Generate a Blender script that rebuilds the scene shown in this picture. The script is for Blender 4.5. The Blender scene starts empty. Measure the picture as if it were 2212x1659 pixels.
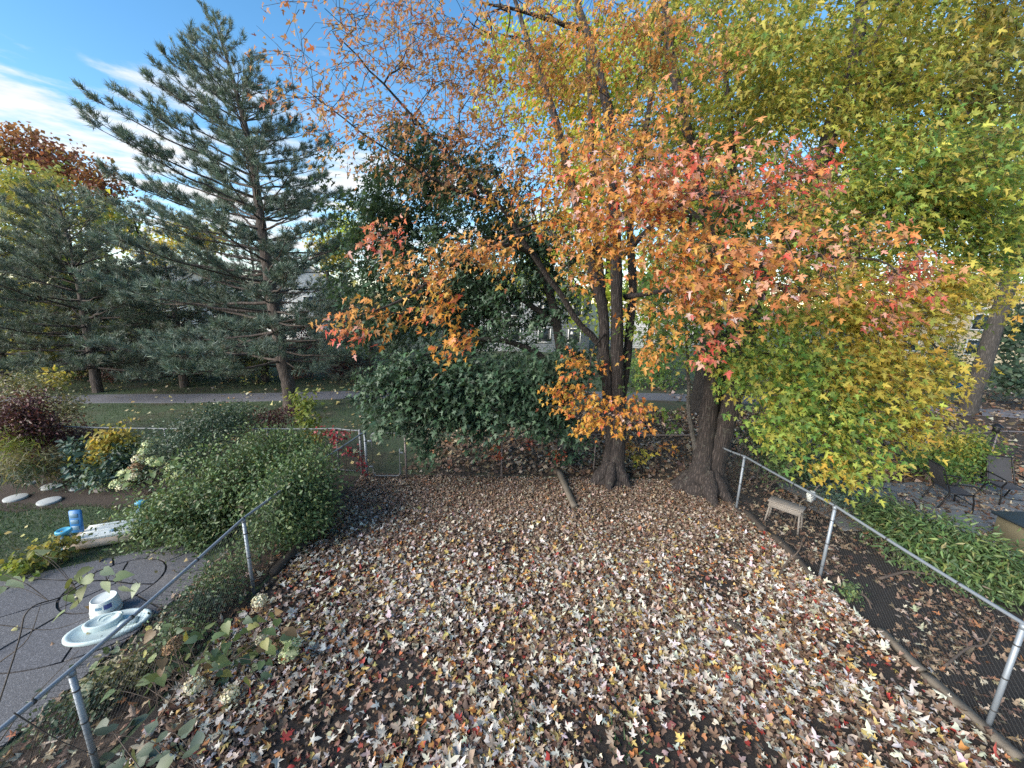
import bpy, math, random
import numpy as np
R = math.radians
rng = np.random.default_rng(7)
random.seed(7)
S = bpy.context.scene
COL = S.collection

# ------------------------------------------------------------------ camera, sky, sun, exposure
CAM_H, PITCH, ROLL, FPX = 4.65, R(12.3), R(1.2), 833.0
cam = bpy.data.cameras.new('camera'); camo = bpy.data.objects.new('camera', cam); COL.objects.link(camo)
cam.sensor_fit = 'HORIZONTAL'; cam.sensor_width = 36.0; cam.lens = FPX / 2212 * 36.0
cam.clip_start = 0.05; cam.clip_end = 2000
from mathutils import Matrix, Vector
camo.matrix_world = Matrix.Translation((0, 0, CAM_H)) @ Matrix.Rotation(math.pi / 2 - PITCH, 4, 'X') @ Matrix.Rotation(ROLL, 4, 'Z')
S.camera = camo

SUN_EL, SUN_AZ = R(25), R(-125)          # azimuth measured from +Y (ahead) towards +X (right)
W = bpy.data.worlds.new('World'); S.world = W; W.use_nodes = True
def sky_nodes():
    nt = W.node_tree; N = nt.nodes; L = nt.links; N.clear()
    def n(t, **k):
        o = N.new(t)
        for a, b in k.items(): setattr(o, a, b)
        return o
    def m(op, a, b=None, c=None):
        o = n('ShaderNodeMath', operation=op)
        for i, v in enumerate((a, b, c)):
            if v is None: continue
            if isinstance(v, (int, float)): o.inputs[i].default_value = v
            else: L.new(v, o.inputs[i])
        return o.outputs[0]
    sky = n('ShaderNodeTexSky', sky_type='NISHITA'); sky.sun_disc = False
    sky.sun_elevation = SUN_EL; sky.sun_rotation = SUN_AZ; sky.altitude = 100; sky.air_density = 1.0; sky.dust_density = 0.0; sky.ozone_density = 2.0
    tc = n('ShaderNodeTexCoord'); sp = n('ShaderNodeSeparateXYZ'); L.new(tc.outputs['Generated'], sp.inputs[0])
    x, y, z = sp.outputs
    zz = m('MAXIMUM', z, 0.03)
    px = m('DIVIDE', x, zz); py = m('DIVIDE', y, zz)
    cb = n('ShaderNodeCombineXYZ')
    L.new(m('ADD', m('MULTIPLY', px, 0.9), m('MULTIPLY', py, 0.35)), cb.inputs[0])      # wind-stretched cloud plane
    L.new(m('ADD', m('MULTIPLY', px, -0.55), m('MULTIPLY', py, 1.25)), cb.inputs[1])
    nz = n('ShaderNodeTexNoise'); nz.inputs['Scale'].default_value = 0.55; nz.inputs['Detail'].default_value = 9; nz.inputs['Roughness'].default_value = 0.6
    nz.inputs['Distortion'].default_value = 0.35
    L.new(cb.outputs[0], nz.inputs['Vector'])
    nz2 = n('ShaderNodeTexNoise'); nz2.inputs['Scale'].default_value = 2.2; nz2.inputs['Detail'].default_value = 8; nz2.inputs['Roughness'].default_value = 0.6
    L.new(cb.outputs[0], nz2.inputs['Vector'])
    d = m('SQRT', m('ADD', m('MULTIPLY', px, px), m('MULTIPLY', py, py)))
    cover = m('MULTIPLY', m('SUBTRACT', d, 2.6), 0.10)          # a bank of cloud towards the horizon
    cover = m('MINIMUM', cover, 0.07)
    v = m('ADD', m('ADD', nz.outputs['Fac'], m('MULTIPLY', m('SUBTRACT', nz2.outputs['Fac'], 0.5), 0.22)), cover)
    mr = n('ShaderNodeMapRange'); mr.interpolation_type = 'SMOOTHSTEP'
    L.new(v, mr.inputs['Value']); mr.inputs['From Min'].default_value = 0.50; mr.inputs['From Max'].default_value = 0.66
    up = n('ShaderNodeMapRange'); L.new(z, up.inputs['Value']); up.inputs['From Min'].default_value = 0.0; up.inputs['From Max'].default_value = 0.06
    fac = m('MULTIPLY', mr.outputs[0], up.outputs[0])
    mix = n('ShaderNodeMixRGB'); L.new(fac, mix.inputs[0])
    hs = n('ShaderNodeHueSaturation'); hs.inputs['Saturation'].default_value = 1.22; hs.inputs['Hue'].default_value = 0.494; L.new(sky.outputs[0], hs.inputs['Color']); L.new(hs.outputs[0], mix.inputs[1])
    cr = n('ShaderNodeMixRGB'); cr.inputs[1].default_value = (*[c * CLOUD for c in (0.80, 0.88, 1.0)], 1); cr.inputs[2].default_value = (*[c * CLOUD * 1.35 for c in (1.0, 0.97, 0.90)], 1)
    L.new(nz2.outputs['Fac'], cr.inputs[0]); L.new(cr.outputs[0], mix.inputs[2])
    bg = n('ShaderNodeBackground'); bg.inputs[1].default_value = SKY_STRENGTH
    L.new(mix.outputs[0], bg.inputs[0]); out = n('ShaderNodeOutputWorld'); L.new(bg.outputs[0], out.inputs[0])
CLOUD, SKY_STRENGTH = 3.3, 0.105
sky_nodes()
sl = bpy.data.lights.new('sun', 'SUN'); so = bpy.data.objects.new('sun', sl); COL.objects.link(so)
sl.energy = 3.3; sl.angle = R(50); sl.color = (1.0, 0.91, 0.78)
sdir = Vector((math.sin(SUN_AZ) * math.cos(SUN_EL), math.cos(SUN_AZ) * math.cos(SUN_EL), math.sin(SUN_EL)))
so.rotation_euler = sdir.to_track_quat('Z', 'Y').to_euler(); so.location = (-40, 30, 30)
vs = S.view_settings; vs.view_transform = 'Standard'; vs.look = 'None'; vs.gamma = 1.0; vs.use_curve_mapping = False
vs.exposure = 1.5
S.cycles.max_bounces = 7; S.cycles.diffuse_bounces = 4; S.cycles.glossy_bounces = 2; S.cycles.transmission_bounces = 4
S.cycles.use_denoising = False
S.cycles.sample_clamp_indirect = 6.0

# ------------------------------------------------------------------ helpers
CM = np.array((Matrix.Rotation(math.pi / 2 - PITCH, 3, 'X') @ Matrix.Rotation(ROLL, 3, 'Z')))
def at(u, v, Y):
    """a point of the place seen along (u, v) at Y metres in front of the house"""
    d = CM @ np.array([(u - 1106) / FPX, -(v - 829.5) / FPX, -1.0])
    return np.array([0, 0, CAM_H]) + d * (Y / d[1])
def gp(u, v, z=0.0):
    d = CM @ np.array([(u - 1106) / FPX, -(v - 829.5) / FPX, -1.0])
    return np.array([0, 0, CAM_H]) + d * ((z - CAM_H) / d[2])
def nrm(a): return a / np.maximum(np.linalg.norm(a, axis=-1, keepdims=True), 1e-9)

class Buf:
    """collects geometry and becomes ONE mesh object"""
    def __init__(s): s.v = []; s.c = []; s.f = []; s.n = 0
    def add(s, V, F, C=None):
        V = np.asarray(V, np.float32).reshape(-1, 3); F = np.asarray(F, np.int32)
        s.v.append(V)
        C = np.asarray((0.5, 0.5, 0.5) if C is None else C, np.float32)
        s.c.append(np.broadcast_to(C, (len(V), 3)) if C.ndim == 1 else C)
        s.f.append(F + s.n); s.n += len(V)
    def mesh(s, name, mat, smooth=False):
        V = np.concatenate(s.v); C = np.concatenate(s.c)
        me = bpy.data.meshes.new(name)
        idx = np.concatenate([f.ravel() for f in s.f]); tot = np.concatenate([np.full(len(f), f.shape[1], np.int32) for f in s.f])
        me.vertices.add(len(V)); me.vertices.foreach_set('co', V.ravel())
        me.loops.add(len(idx)); me.loops.foreach_set('vertex_index', idx)
        me.polygons.add(len(tot)); st = np.concatenate([[0], np.cumsum(tot)[:-1]]).astype(np.int32)
        me.polygons.foreach_set('loop_start', st); me.polygons.foreach_set('loop_total', tot)
        if smooth: me.polygons.foreach_set('use_smooth', np.ones(len(tot), bool))
        me.update(calc_edges=True)
        at_ = me.color_attributes.new('Col', 'FLOAT_COLOR', 'POINT')
        at_.data.foreach_set('color', np.concatenate([C, np.ones((len(C), 1), np.float32)], 1).astype(np.float32).ravel())
        if mat: me.materials.append(mat)
        return me
    def build(s, name, mat, parent=None, smooth=False, kind=None):
        o = bpy.data.objects.new(name, s.mesh(name, mat, smooth)); COL.objects.link(o)
        if parent: o.parent = parent
        if kind: o['kind'] = kind
        return o

def box(b, c, s, rz=0, rx=0, ry=0, col=None, bev=0.0, M=None):
    x, y, z = np.array(s) / 2.0
    if bev > 0:
        k = min(bev, min(x, y, z) * .9)
        V = []
        for sz in (-1, 1):
            for (i, j) in ((-1, -1), (1, -1), (1, 1), (-1, 1)):
                V += [(i * (x - k), j * y, sz * (z - k)), (i * x, j * (y - k), sz * (z - k)), (i * (x - k), j * (y - k), sz * z)]
        import bmesh
        bm = bmesh.new(); [bm.verts.new(p) for p in V]; bmesh.ops.convex_hull(bm, input=bm.verts[:]); bmesh.ops.triangulate(bm, faces=bm.faces[:])
        bm.verts.index_update(); F = [[q.index for q in f.verts] for f in bm.faces]; V = [tuple(q.co) for q in bm.verts]; bm.free()
    else:
        V = [(i * x, j * y, k * z) for k in (-1, 1) for (i, j) in ((-1, -1), (1, -1), (1, 1), (-1, 1))]
        F = [(3, 2, 1, 0), (4, 5, 6, 7), (0, 1, 5, 4), (1, 2, 6, 5), (2, 3, 7, 6), (3, 0, 4, 7)]
    V = np.array(V)
    if M is None: M = np.array(Matrix.Rotation(rz, 3, 'Z') @ Matrix.Rotation(ry, 3, 'Y') @ Matrix.Rotation(rx, 3, 'X'))
    b.add(V @ M.T + np.array(c), F, col)

def tube(b, P, r, sides=6, col=None, cap=True, jag=0.0):
    P = np.asarray(P, float); n = len(P); r = np.broadcast_to(np.asarray(r, float), (n,))
    T = np.gradient(P, axis=0); T = nrm(T)
    ref = np.array([0, 0, 1.0]) if abs(T[:, 2]).mean() < .8 else np.array([1.0, 0, 0])
    A = nrm(np.cross(T, ref)); B = np.cross(T, A)
    a = np.arange(sides) / sides * 2 * math.pi
    rr = r[:, None] * (1 + (jag * rng.standard_normal((n, sides)) if jag else 0))
    V = P[:, None] + rr[..., None] * (np.cos(a)[None, :, None] * A[:, None] + np.sin(a)[None, :, None] * B[:, None])
    i = np.arange(n - 1)[:, None] * sides; j = np.arange(sides)[None]; k = (np.arange(sides) + 1)[None] % sides
    F = np.stack([i + j, i + k, i + sides + k, i + sides + j], -1).reshape(-1, 4)
    b.add(V.reshape(-1, 3), F, col)
    if cap:
        b.f.append(np.array([np.arange(sides)[::-1], np.arange(sides) + (n - 1) * sides], np.int32) + b.n - n * sides)

def lathe(b, prof, c, sides=24, col=None, M=None, sx=1, sy=1):
    a = np.arange(sides) / sides * 2 * math.pi
    V = np.array([[(r * math.cos(t) * sx, r * math.sin(t) * sy, z) for t in a] for r, z in prof]); n = len(prof)
    V = V.reshape(-1, 3)
    if M is not None: V = V @ np.array(M).T
    i = np.arange(n - 1)[:, None] * sides; j = np.arange(sides)[None]; k = (j + 1) % sides
    b.add(V + np.array(c), np.stack([i + j, i + k, i + sides + k, i + sides + j], -1).reshape(-1, 4), col)

def spline(P, m=6):
    P = np.asarray(P, float); n = len(P)
    if n < 3: return np.array([P[0] + (P[-1] - P[0]) * t for t in np.linspace(0, 1, m + 1)])
    Q = np.concatenate([[2 * P[0] - P[1]], P, [2 * P[-1] - P[-2]]]); out = []
    for i in range(1, n):
        p0, p1, p2, p3 = Q[i - 1], Q[i], Q[i + 1], Q[i + 2]
        for t in np.arange(m) / m:
            out.append(.5 * (2 * p1 + (p2 - p0) * t + (2 * p0 - 5 * p1 + 4 * p2 - p3) * t * t + (3 * p1 - p0 - 3 * p2 + p3) * t ** 3))
    return np.array(out + [P[-1]])

def empty(name, loc, label, cat, group=None):
    o = bpy.data.objects.new(name, None); COL.objects.link(o); o.location = loc; o.empty_display_size = .2
    o['label'] = label; o['category'] = cat
    if group: o['group'] = group
    return o
def tag(o, label, cat, group=None):
    o['label'] = label; o['category'] = cat
    if group: o['group'] = group
    return o
def local(t, P): return np.asarray(P, float) - np.array(t.location)
class LB(Buf):
    """a buffer given in world coordinates, built as a part of the thing t (kept in t's frame)"""
    def part(s, name, mat, t, smooth=False, kind=None, base=None):
        base = base if base is not None else t
        org = np.array(base.matrix_basis.translation) if base.parent is None else np.zeros(3)
        p = base
        while p.parent is not None: p = p.parent
        org = np.array(p.location)
        s.v = [v - org.astype(np.float32) for v in s.v]
        return s.build(name, mat, t, smooth, kind)

# ------------------------------------------------------------------ materials
def mat(name):
    m = bpy.data.materials.new(name); m.use_nodes = True; nt = m.node_tree; nt.nodes.clear(); return m, nt
class G:
    def __init__(s, nt): s.nt = nt; s.N = nt.nodes; s.L = nt.links
    def n(s, t, ins=None, **k):
        o = s.N.new(t)
        for a, b in k.items(): setattr(o, a, b)
        for a, b in (ins or {}).items():
            if hasattr(b, 'is_output'): s.L.new(b, o.inputs[a])
            else: o.inputs[a].default_value = b
        return o
    def obj(s): return s.n('ShaderNodeTexCoord').outputs['Object']
    def geo(s): return s.n('ShaderNodeNewGeometry').outputs['Position']
    def noise(s, scale, detail=5, rough=.6, vec=None, dist=0):
        return s.n('ShaderNodeTexNoise', {'Vector': vec or s.geo(), 'Scale': scale, 'Detail': detail, 'Roughness': rough, 'Distortion': dist})
    def ramp(s, fac, stops):
        o = s.n('ShaderNodeValToRGB', {0: fac}); e = o.color_ramp.elements
        while len(e) < len(stops): e.new(.5)
        for i, (p, c) in enumerate(stops): e[i].position = p; e[i].color = (*c, 1)
        return o.outputs[0]
    def mix(s, f, a, b, mode='MIX'): 
        o = s.n('ShaderNodeMixRGB', {0: f}, blend_type=mode)
        for i, q in ((1, a), (2, b)):
            if hasattr(q, 'is_output'): s.L.new(q, o.inputs[i])
            else: o.inputs[i].default_value = (*q, 1)
        return o.outputs[0]
    def bump(s, h, strength=.5, dist=.02): return s.n('ShaderNodeBump', {'Height': h, 'Strength': strength, 'Distance': dist}).outputs[0]
    def math(s, op, a, b=0.0): return s.n('ShaderNodeMath', {0: a, 1: b}, operation=op).outputs[0]
    def out(s, sh): s.L.new(sh, s.n('ShaderNodeOutputMaterial').inputs[0])
    def bsdf(s, **ins): return s.n('ShaderNodeBsdfPrincipled', {k.replace('_', ' '): v for k, v in ins.items()})

def leaf_mat(name, trans=.4, rough=.5, pale=0.25, pale_col=(.55, .47, .42), spec=.35, veins=6.0):
    m, nt = mat(name); g = G(nt)
    c = g.n('ShaderNodeVertexColor', layer_name='Col').outputs[0]
    nz = g.noise(14, 4).outputs[0]
    c1 = g.mix(g.math('MULTIPLY', nz, .55), c, g.mix(1.0, c, (.70, .64, .55), 'MULTIPLY'))
    back = g.n('ShaderNodeNewGeometry').outputs['Backfacing']            # the underside of a leaf is paler
    c2 = g.mix(g.math('MULTIPLY', back, pale), c1, pale_col)
    p = g.bsdf(Base_Color=c2, Roughness=rough); p.inputs['Specular IOR Level'].default_value = spec
    t = g.n('ShaderNodeBsdfTranslucent', {0: g.mix(1.0, c2, (1.0, .95, .55), 'MULTIPLY')})
    g.out(g.n('ShaderNodeMixShader', {0: trans, 1: p.outputs[0], 2: t.outputs[0]}).outputs[0]); return m
def simple(name, col, rough=.6, metal=0, var=.25, scale=8, bump=.0, bscale=60, dark=(.6, .6, .6), spec=.5):
    m, nt = mat(name); g = G(nt); v = g.obj()
    nz = g.noise(scale, 6, .65, v).outputs[0]
    c = g.mix(g.math('MULTIPLY', nz, var * 2), col, tuple(a * b for a, b in zip(col, dark)))
    r = g.n('ShaderNodeMapRange', {0: nz, 3: max(.05, rough - .12), 4: min(1, rough + .15)}).outputs[0]
    p = g.bsdf(Base_Color=c, Roughness=r, Metallic=metal); p.inputs['Specular IOR Level'].default_value = spec
    if bump: g.L.new(g.bump(g.noise(bscale, 4, .6, v).outputs[0], bump, .01), p.inputs['Normal'])
    g.out(p.outputs[0]); return m
def bark_mat(name, a, b, scale=1.0, stretch=7, lichen=None):
    m, nt = mat(name); g = G(nt); v = g.geo()
    mp = g.n('ShaderNodeMapping', {0: v}); mp.inputs['Scale'].default_value = (1, 1, 1 / stretch)
    n1 = g.noise(26 * scale, 6, .7, mp.outputs[0], .6).outputs[0]; n2 = g.noise(3.5, 4, .6, v).outputs[0]
    vo = g.n('ShaderNodeTexVoronoi', {'Vector': mp.outputs[0], 'Scale': 20 * scale, 'Randomness': 1.0}, feature='DISTANCE_TO_EDGE').outputs[0]
    h = g.math('ADD', g.math('MULTIPLY', n1, .7), g.math('MINIMUM', vo, .35))
    c = g.ramp(h, [(.25, tuple(x * .45 for x in a)), (.5, a), (.8, b)])
    c = g.mix(g.math('MULTIPLY', n2, .5), c, tuple(x * .6 for x in a))
    if lichen: c = g.mix(g.n('ShaderNodeMapRange', {0: g.noise(7, 5, .7, v).outputs[0], 1: .58, 2: .68, 3: 0, 4: .6}).outputs[0], c, lichen)
    p = g.bsdf(Base_Color=c, Roughness=.9); g.L.new(g.bump(h, 1.0, .035), p.inputs['Normal']); g.out(p.outputs[0]); return m

M_MAPLE = leaf_mat('maple_leaf', .45, .5, .22, (.62, .46, .44))
M_YMAPLE = leaf_mat('yellow_maple_leaf', .52, .5, .12, (.42, .42, .26))
M_DARKLEAF = leaf_mat('dark_green_leaf', .25, .48, .15, (.14, .20, .14), .4)
M_SHRUB = leaf_mat('shrub_leaf', .28, .45, .2, (.2, .25, .16), .45)
M_FALLEN = leaf_mat('fallen_leaf', .12, .65, .08, (.50, .46, .40), .25)
M_GRASS = leaf_mat('grass_blade', .3, .55, 0)
M_NEEDLE = leaf_mat('pine_needle', .15, .5, 0, spec=.4)
M_BARK_MAPLE = bark_mat('maple_bark', (.034, .027, .026), (.115, .092, .085), 1.0, 9, lichen=(.12, .12, .10))
M_BARK_PALE = bark_mat('smooth_grey_bark', (.10, .092, .085), (.22, .20, .185), lichen=(.28, .28, .24))
M_BARK_MID = bark_mat('grey_brown_bark', (.06, .054, .05), (.14, .125, .115))
M_BARK_PINE = bark_mat('pine_bark', (.085, .066, .058), (.19, .155, .135), .6, 5)
M_BARK_DARK = bark_mat('dark_bark', (.035, .03, .028), (.09, .078, .07))
M_TWIG = simple('twig_bark', (.10, .075, .06), .85)
M_GALV = simple('galvanised_steel', (.27, .31, .36), .5, .45, .3, 9, .1, 90, (.62, .6, .58))
M_GALV_OLD = simple('weathered_steel', (.30, .27, .27), .6, .5, .5, 7, .2, 60, (.5, .42, .4))
M_GALV_MID = simple('dull_steel', (.19, .205, .225), .6, .4, .4, 9, .1, 90, (.6, .58, .56))
M_WIRE = simple('fence_wire', (.075, .077, .08), .55, .6, .3)
M_BLACKMETAL = simple('black_metal', (.016, .016, .018), .45, .3)
M_WOOD = simple('weathered_wood', (.19, .165, .135), .9, 0, .6, 5, .7, 45, (.5, .48, .45))
M_PALEWOOD = simple('silvered_wood', (.30, .275, .25), .9, 0, .5, 6, .6, 45, (.55, .52, .5))
M_DARKWOOD = simple('dark_wet_wood', (.06, .048, .04), .85, 0, .5, 6, .6, 45)
M_STONE = simple('pale_stone', (.42, .44, .44), .85, 0, .35, 7, .5, 60)
M_STONE_BROWN = simple('brown_stone', (.26, .22, .21), .9, 0, .35, 7, .5, 60)

# ------------------------------------------------------------------ leaf shapes (unit length, tip at +y)
def fan(out, c=(0, .32)):
    V = np.array([c] + list(out), float); k = len(out)
    return V, np.array([[0, 1 + i, 1 + (i + 1) % k] for i in range(k)])
_h = [(.27, -.06), (.16, .10), (.58, .36), (.15, .38), (.19, .66)]
SH_MAPLE = fan([(0, 0)] + _h + [(0, 1)] + [(-x, y) for x, y in _h[::-1]])
_h2 = [(.32, -.07), (.17, .09), (.40, .18), (.62, .42), (.36, .41), (.14, .38), (.27, .64), (.10, .74)]
SH_MAPLE_HI = fan([(0, .02)] + _h2 + [(0, 1.02)] + [(-x, y) for x, y in _h2[::-1]])
SH_OVAL = (np.array([(0, 0), (.24, .3), (.22, .62), (0, 1), (-.22, .62), (-.24, .3)], float), np.array([[0, 1, 2], [0, 2, 3], [0, 3, 4], [0, 4, 5]]))
SH_DIAM = (np.array([(0, 0), (.36, .45), (0, 1), (-.36, .45)], float), np.array([[0, 1, 2], [0, 2, 3]]))
SH_CRUMP = fan([(.05, 0), (.42, .1), (.2, .3), (.36, .62), (.02, .9), (-.22, .55), (-.46, .45), (-.24, .12)], (-.03, .36))
SH_STAR = fan([(0, 0), (.5, .4), (0, 1), (-.5, .4)], (0, .35))
SH_HEART = fan([(0, .06), (.2, -.04), (.42, .18), (.36, .5), (0, 1.05), (-.36, .5), (-.42, .18), (-.2, -.04)], (0, .35))
SH_BLADE = (np.array([(-.04, 0), (.04, 0), (0, 1)], float), np.array([[0, 1, 2]]))

def frames(axis, normal):
    y = nrm(axis); x = nrm(np.cross(y, normal)); z = np.cross(x, y); return x, y, z
def leaf_verts(shape, P, x, y, z, size, fold, curl):
    V = shape[0]; vx, vy = V[:, 0], V[:, 1]
    hz = fold[:, None] * np.abs(vx)[None] - curl[:, None] * (vy[None] ** 2)
    return (P[:, None] + size[:, None, None] * (vx[None, :, None] * x[:, None] + vy[None, :, None] * y[:, None] + hz[..., None] * z[:, None]))
def add_leaves(b, shape, P, axis, normal, size, col, fold=None, curl=None, edge=None):
    n = len(P)
    if n == 0: return
    if fold is None: fold = rng.normal(.2, .38, n)
    if curl is None: curl = rng.normal(.2, .32, n)
    x, y, z = frames(axis, normal)
    V = leaf_verts(shape, P, x, y, z, size, fold, curl); k = V.shape[1]
    F = (shape[1][None] + (np.arange(n) * k)[:, None, None]).reshape(-1, 3)
    C = np.repeat(col[:, None], k, 1)
    if edge is not None:
        w = np.clip(np.abs(shape[0][:, 0]) * 1.1 + np.maximum(shape[0][:, 1] - .5, 0) * .8, 0, 1)[None, :, None]
        C = C * (1 - w) + edge[:, None] * w
    b.add(V.reshape(-1, 3), F, C.reshape(-1, 3))

# palettes, linear base colours with weights
PAL = {
 'orange': [((.62, .27, .06), 4), ((.64, .36, .09), 4.5), ((.60, .20, .07), 1.3), ((.56, .38, .11), 3), ((.64, .36, .22), 1.5), ((.30, .30, .07), 1.2), ((.14, .18, .05), .5)],
 'dull':   [((.46, .22, .10), 4), ((.50, .28, .10), 3), ((.42, .15, .09), 2), ((.48, .33, .13), 2), ((.38, .10, .08), .7), ((.20, .20, .06), .5)],
 'red':    [((.60, .09, .07), 3), ((.62, .18, .09), 3), ((.66, .30, .12), 3), ((.64, .40, .36), 3), ((.45, .04, .05), .8)],
 'pinkor': [((.64, .29, .08), 4.5), ((.62, .10, .07), 2.4), ((.66, .37, .08), 4.5), ((.70, .44, .40), 2.2), ((.72, .62, .62), 1.4), ((.48, .36, .10), 1.5), ((.22, .24, .06), .8)],
 'amber':  [((.66, .36, .06), 5), ((.64, .26, .06), 3), ((.62, .14, .07), 1.6), ((.60, .44, .10), 2), ((.18, .24, .05), .5)],
 'gold':   [((.64, .52, .10), 5), ((.64, .42, .09), 1.6), ((.52, .50, .10), 3), ((.25, .36, .08), 2)],
 'yg':     [((.54, .58, .12), 3), ((.34, .48, .10), 2.8), ((.16, .32, .08), 3.6), ((.64, .54, .12), 1.6), ((.09, .21, .06), 2)],
 'olive':  [((.36, .38, .12), 3), ((.44, .40, .12), 3), ((.24, .31, .11), 3), ((.16, .23, .09), 2), ((.52, .42, .12), 1)],
 'gy':     [((.48, .47, .09), 3.5), ((.32, .42, .09), 3.2), ((.58, .50, .11), 2.2), ((.15, .27, .07), 2.2), ((.60, .42, .10), .6)],
 'green':  [((.14, .27, .08), 4), ((.09, .19, .06), 3), ((.26, .36, .09), 2), ((.36, .40, .10), .7)],
 'dark':   [((.040, .085, .050), 4), ((.055, .115, .065), 4), ((.030, .065, .042), 3), ((.085, .15, .085), 1.5)],
 'shrub':  [((.085, .15, .065), 4), ((.125, .20, .08), 3.4), ((.05, .095, .045), 3), ((.19, .26, .10), 1.6), ((.28, .28, .12), .4), ((.14, .10, .07), .4)],
 'shrub2': [((.055, .095, .060), 4), ((.08, .13, .075), 3), ((.035, .065, .045), 3)],
 'lush':   [((.10, .18, .065), 4), ((.06, .12, .05), 3.5), ((.16, .24, .08), 2), ((.27, .30, .10), .5), ((.16, .12, .06), .5)],
 'burg':   [((.11, .035, .040), 4), ((.15, .055, .050), 3), ((.075, .03, .032), 3), ((.16, .11, .06), 1)],
 'wine':   [((.26, .02, .035), 3), ((.36, .03, .05), 2), ((.15, .02, .03), 2)],
 'tanweed':[((.24, .22, .12), 3), ((.17, .17, .09), 3), ((.30, .27, .15), 2), ((.13, .15, .07), 2)],
 'goldb':  [((.50, .42, .10), 4), ((.40, .38, .10), 3), ((.55, .36, .08), 1), ((.22, .26, .08), 1.5)],
 'lime':   [((.48, .56, .08), 4), ((.34, .48, .08), 3), ((.60, .58, .11), 2)],
 'blueg':  [((.10, .17, .14), 4), ((.07, .12, .10), 3), ((.14, .22, .17), 2)],
 'redtop': [((.28, .10, .07), 4), ((.34, .17, .08), 2), ((.22, .08, .07), 3), ((.34, .24, .10), 1)],
 'needle': [((.15, .215, .18), 4), ((.20, .27, .225), 3), ((.095, .14, .115), 3), ((.20, .18, .13), .9)],
 'needle2':[((.15, .205, .165), 4), ((.20, .25, .20), 3), ((.10, .135, .11), 3), ((.18, .16, .125), 1)],
 'brownleaf': [((.20, .12, .075), 4), ((.27, .18, .115), 4), ((.13, .075, .05), 3), ((.40, .31, .22), 2), ((.33, .14, .06), 1)],
}
PAL['limep'] = [((.24, .30, .07), 4), ((.17, .24, .06), 3), ((.32, .31, .08), 1)]
PAL['goldp'] = [((.40, .34, .09), 4), ((.28, .28, .09), 3), ((.16, .2, .07), 3)]
SZ = {'dull': .78, 'orange': .9}
def pick(pal, n, jit=.14):
    e = PAL[pal]; w = np.array([q[1] for q in e], float); w /= w.sum(); c = np.array([q[0] for q in e])
    i = rng.choice(len(e), n, p=w)
    return np.clip(c[i] * (1 + jit * rng.standard_normal((n, 1))) * (1 + .06 * rng.standard_normal((n, 3))), .008, .85)

# ------------------------------------------------------------------ tree growth
class Skel:
    def __init__(s): s.P = []; s.par = []; s.rad = []; s.tip = []
    def node(s, p, par, r=None): s.P.append(np.asarray(p, float)); s.par.append(par); s.rad.append(r); return len(s.P) - 1
    def limb(s, pts, par=None, m=5):
        """pts: (x, y, z, r); attaches to node par or to the nearest node"""
        pts = np.array([list(p) for p in pts], float); Q = spline(pts, m)
        if par is None and s.P:
            par = int(np.argmin(np.linalg.norm(np.array(s.P) - Q[0, :3], axis=1)))
        for i, q in enumerate(Q):
            w = rng.normal(0, .012, 3) if i else 0
            par = s.node(q[:3] + w, par if par is not None else -1, max(q[3], .004))
    def grow(s, A, step=.32, sag=.06, wander=.10):
        """joins every attractor to the nearest wood, from the inside out"""
        A = np.asarray(A, float); P0 = np.array(s.P)
        d0 = np.array([np.min(np.linalg.norm(P0 - a, axis=1)) for a in A])
        tips = []; PA = np.zeros((len(s.P) + len(A) * 60, 3)); PA[:len(s.P)] = P0
        for i in np.argsort(d0):
            a = A[i]; P = PA[:len(s.P)]
            dv = a - P; dist = np.linalg.norm(dv, axis=1)
            cost = dist * (1 + .25 * np.clip(-dv[:, 2] / np.maximum(dist, .01), 0, 1))
            k = int(np.argmin(cost)); d = dist[k]
            n = min(50, max(2, int(d / step) + 1)); par = k; side = rng.normal(0, wander * d, 3)
            for j in range(1, n + 1):
                t = j / n
                q = P[k] + (a - P[k]) * t + side * math.sin(math.pi * t) * .6 + np.array([0, 0, sag * d * math.sin(math.pi * t)])
                par = s.node(q, par); PA[par] = q
            tips.append((par, i))
        return tips
    def radii(s, rtip=.004, ex=.46):
        n = len(s.P); cnt = np.zeros(n); ch = [0] * n
        for i in range(n):
            if s.par[i] >= 0: ch[s.par[i]] += 1
        for i in range(n - 1, -1, -1):
            if ch[i] == 0: cnt[i] += 1
            if s.par[i] >= 0: cnt[s.par[i]] += cnt[i]
        r = np.array([s.rad[i] if s.rad[i] is not None else rtip * cnt[i] ** ex for i in range(n)])
        for i in range(n):
            if s.rad[i] is None and s.par[i] >= 0: r[i] = min(r[i], r[s.par[i]] * .9)
        return r
    def mesh(s, b, r, col=None, big=.07):
        n = len(s.P); kids = [[] for _ in range(n)]
        for i in range(n):
            if s.par[i] >= 0: kids[s.par[i]].append(i)
        starts = [(i, None) for i in range(n) if s.par[i] < 0]
        while starts:
            i, pre = starts.pop(); ch = [] if pre is None else [pre]; rr = [] if pre is None else [r[i]]
            while True:
                ch.append(i); rr.append(r[i])
                k = kids[i]
                if not k: break
                k = sorted(k, key=lambda q: (s.rad[q] is not None, r[q]), reverse=True)
                for q in k[1:]: starts.append((q, i))
                i = k[0]
            if len(ch) < 2: continue
            m = max(rr); sides = 12 if m > .12 else 8 if m > .05 else 5 if m > .012 else 3
            tube(b, [s.P[q] for q in ch], rr, sides, col, cap=False, jag=.05 if m > .1 else 0)

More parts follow.
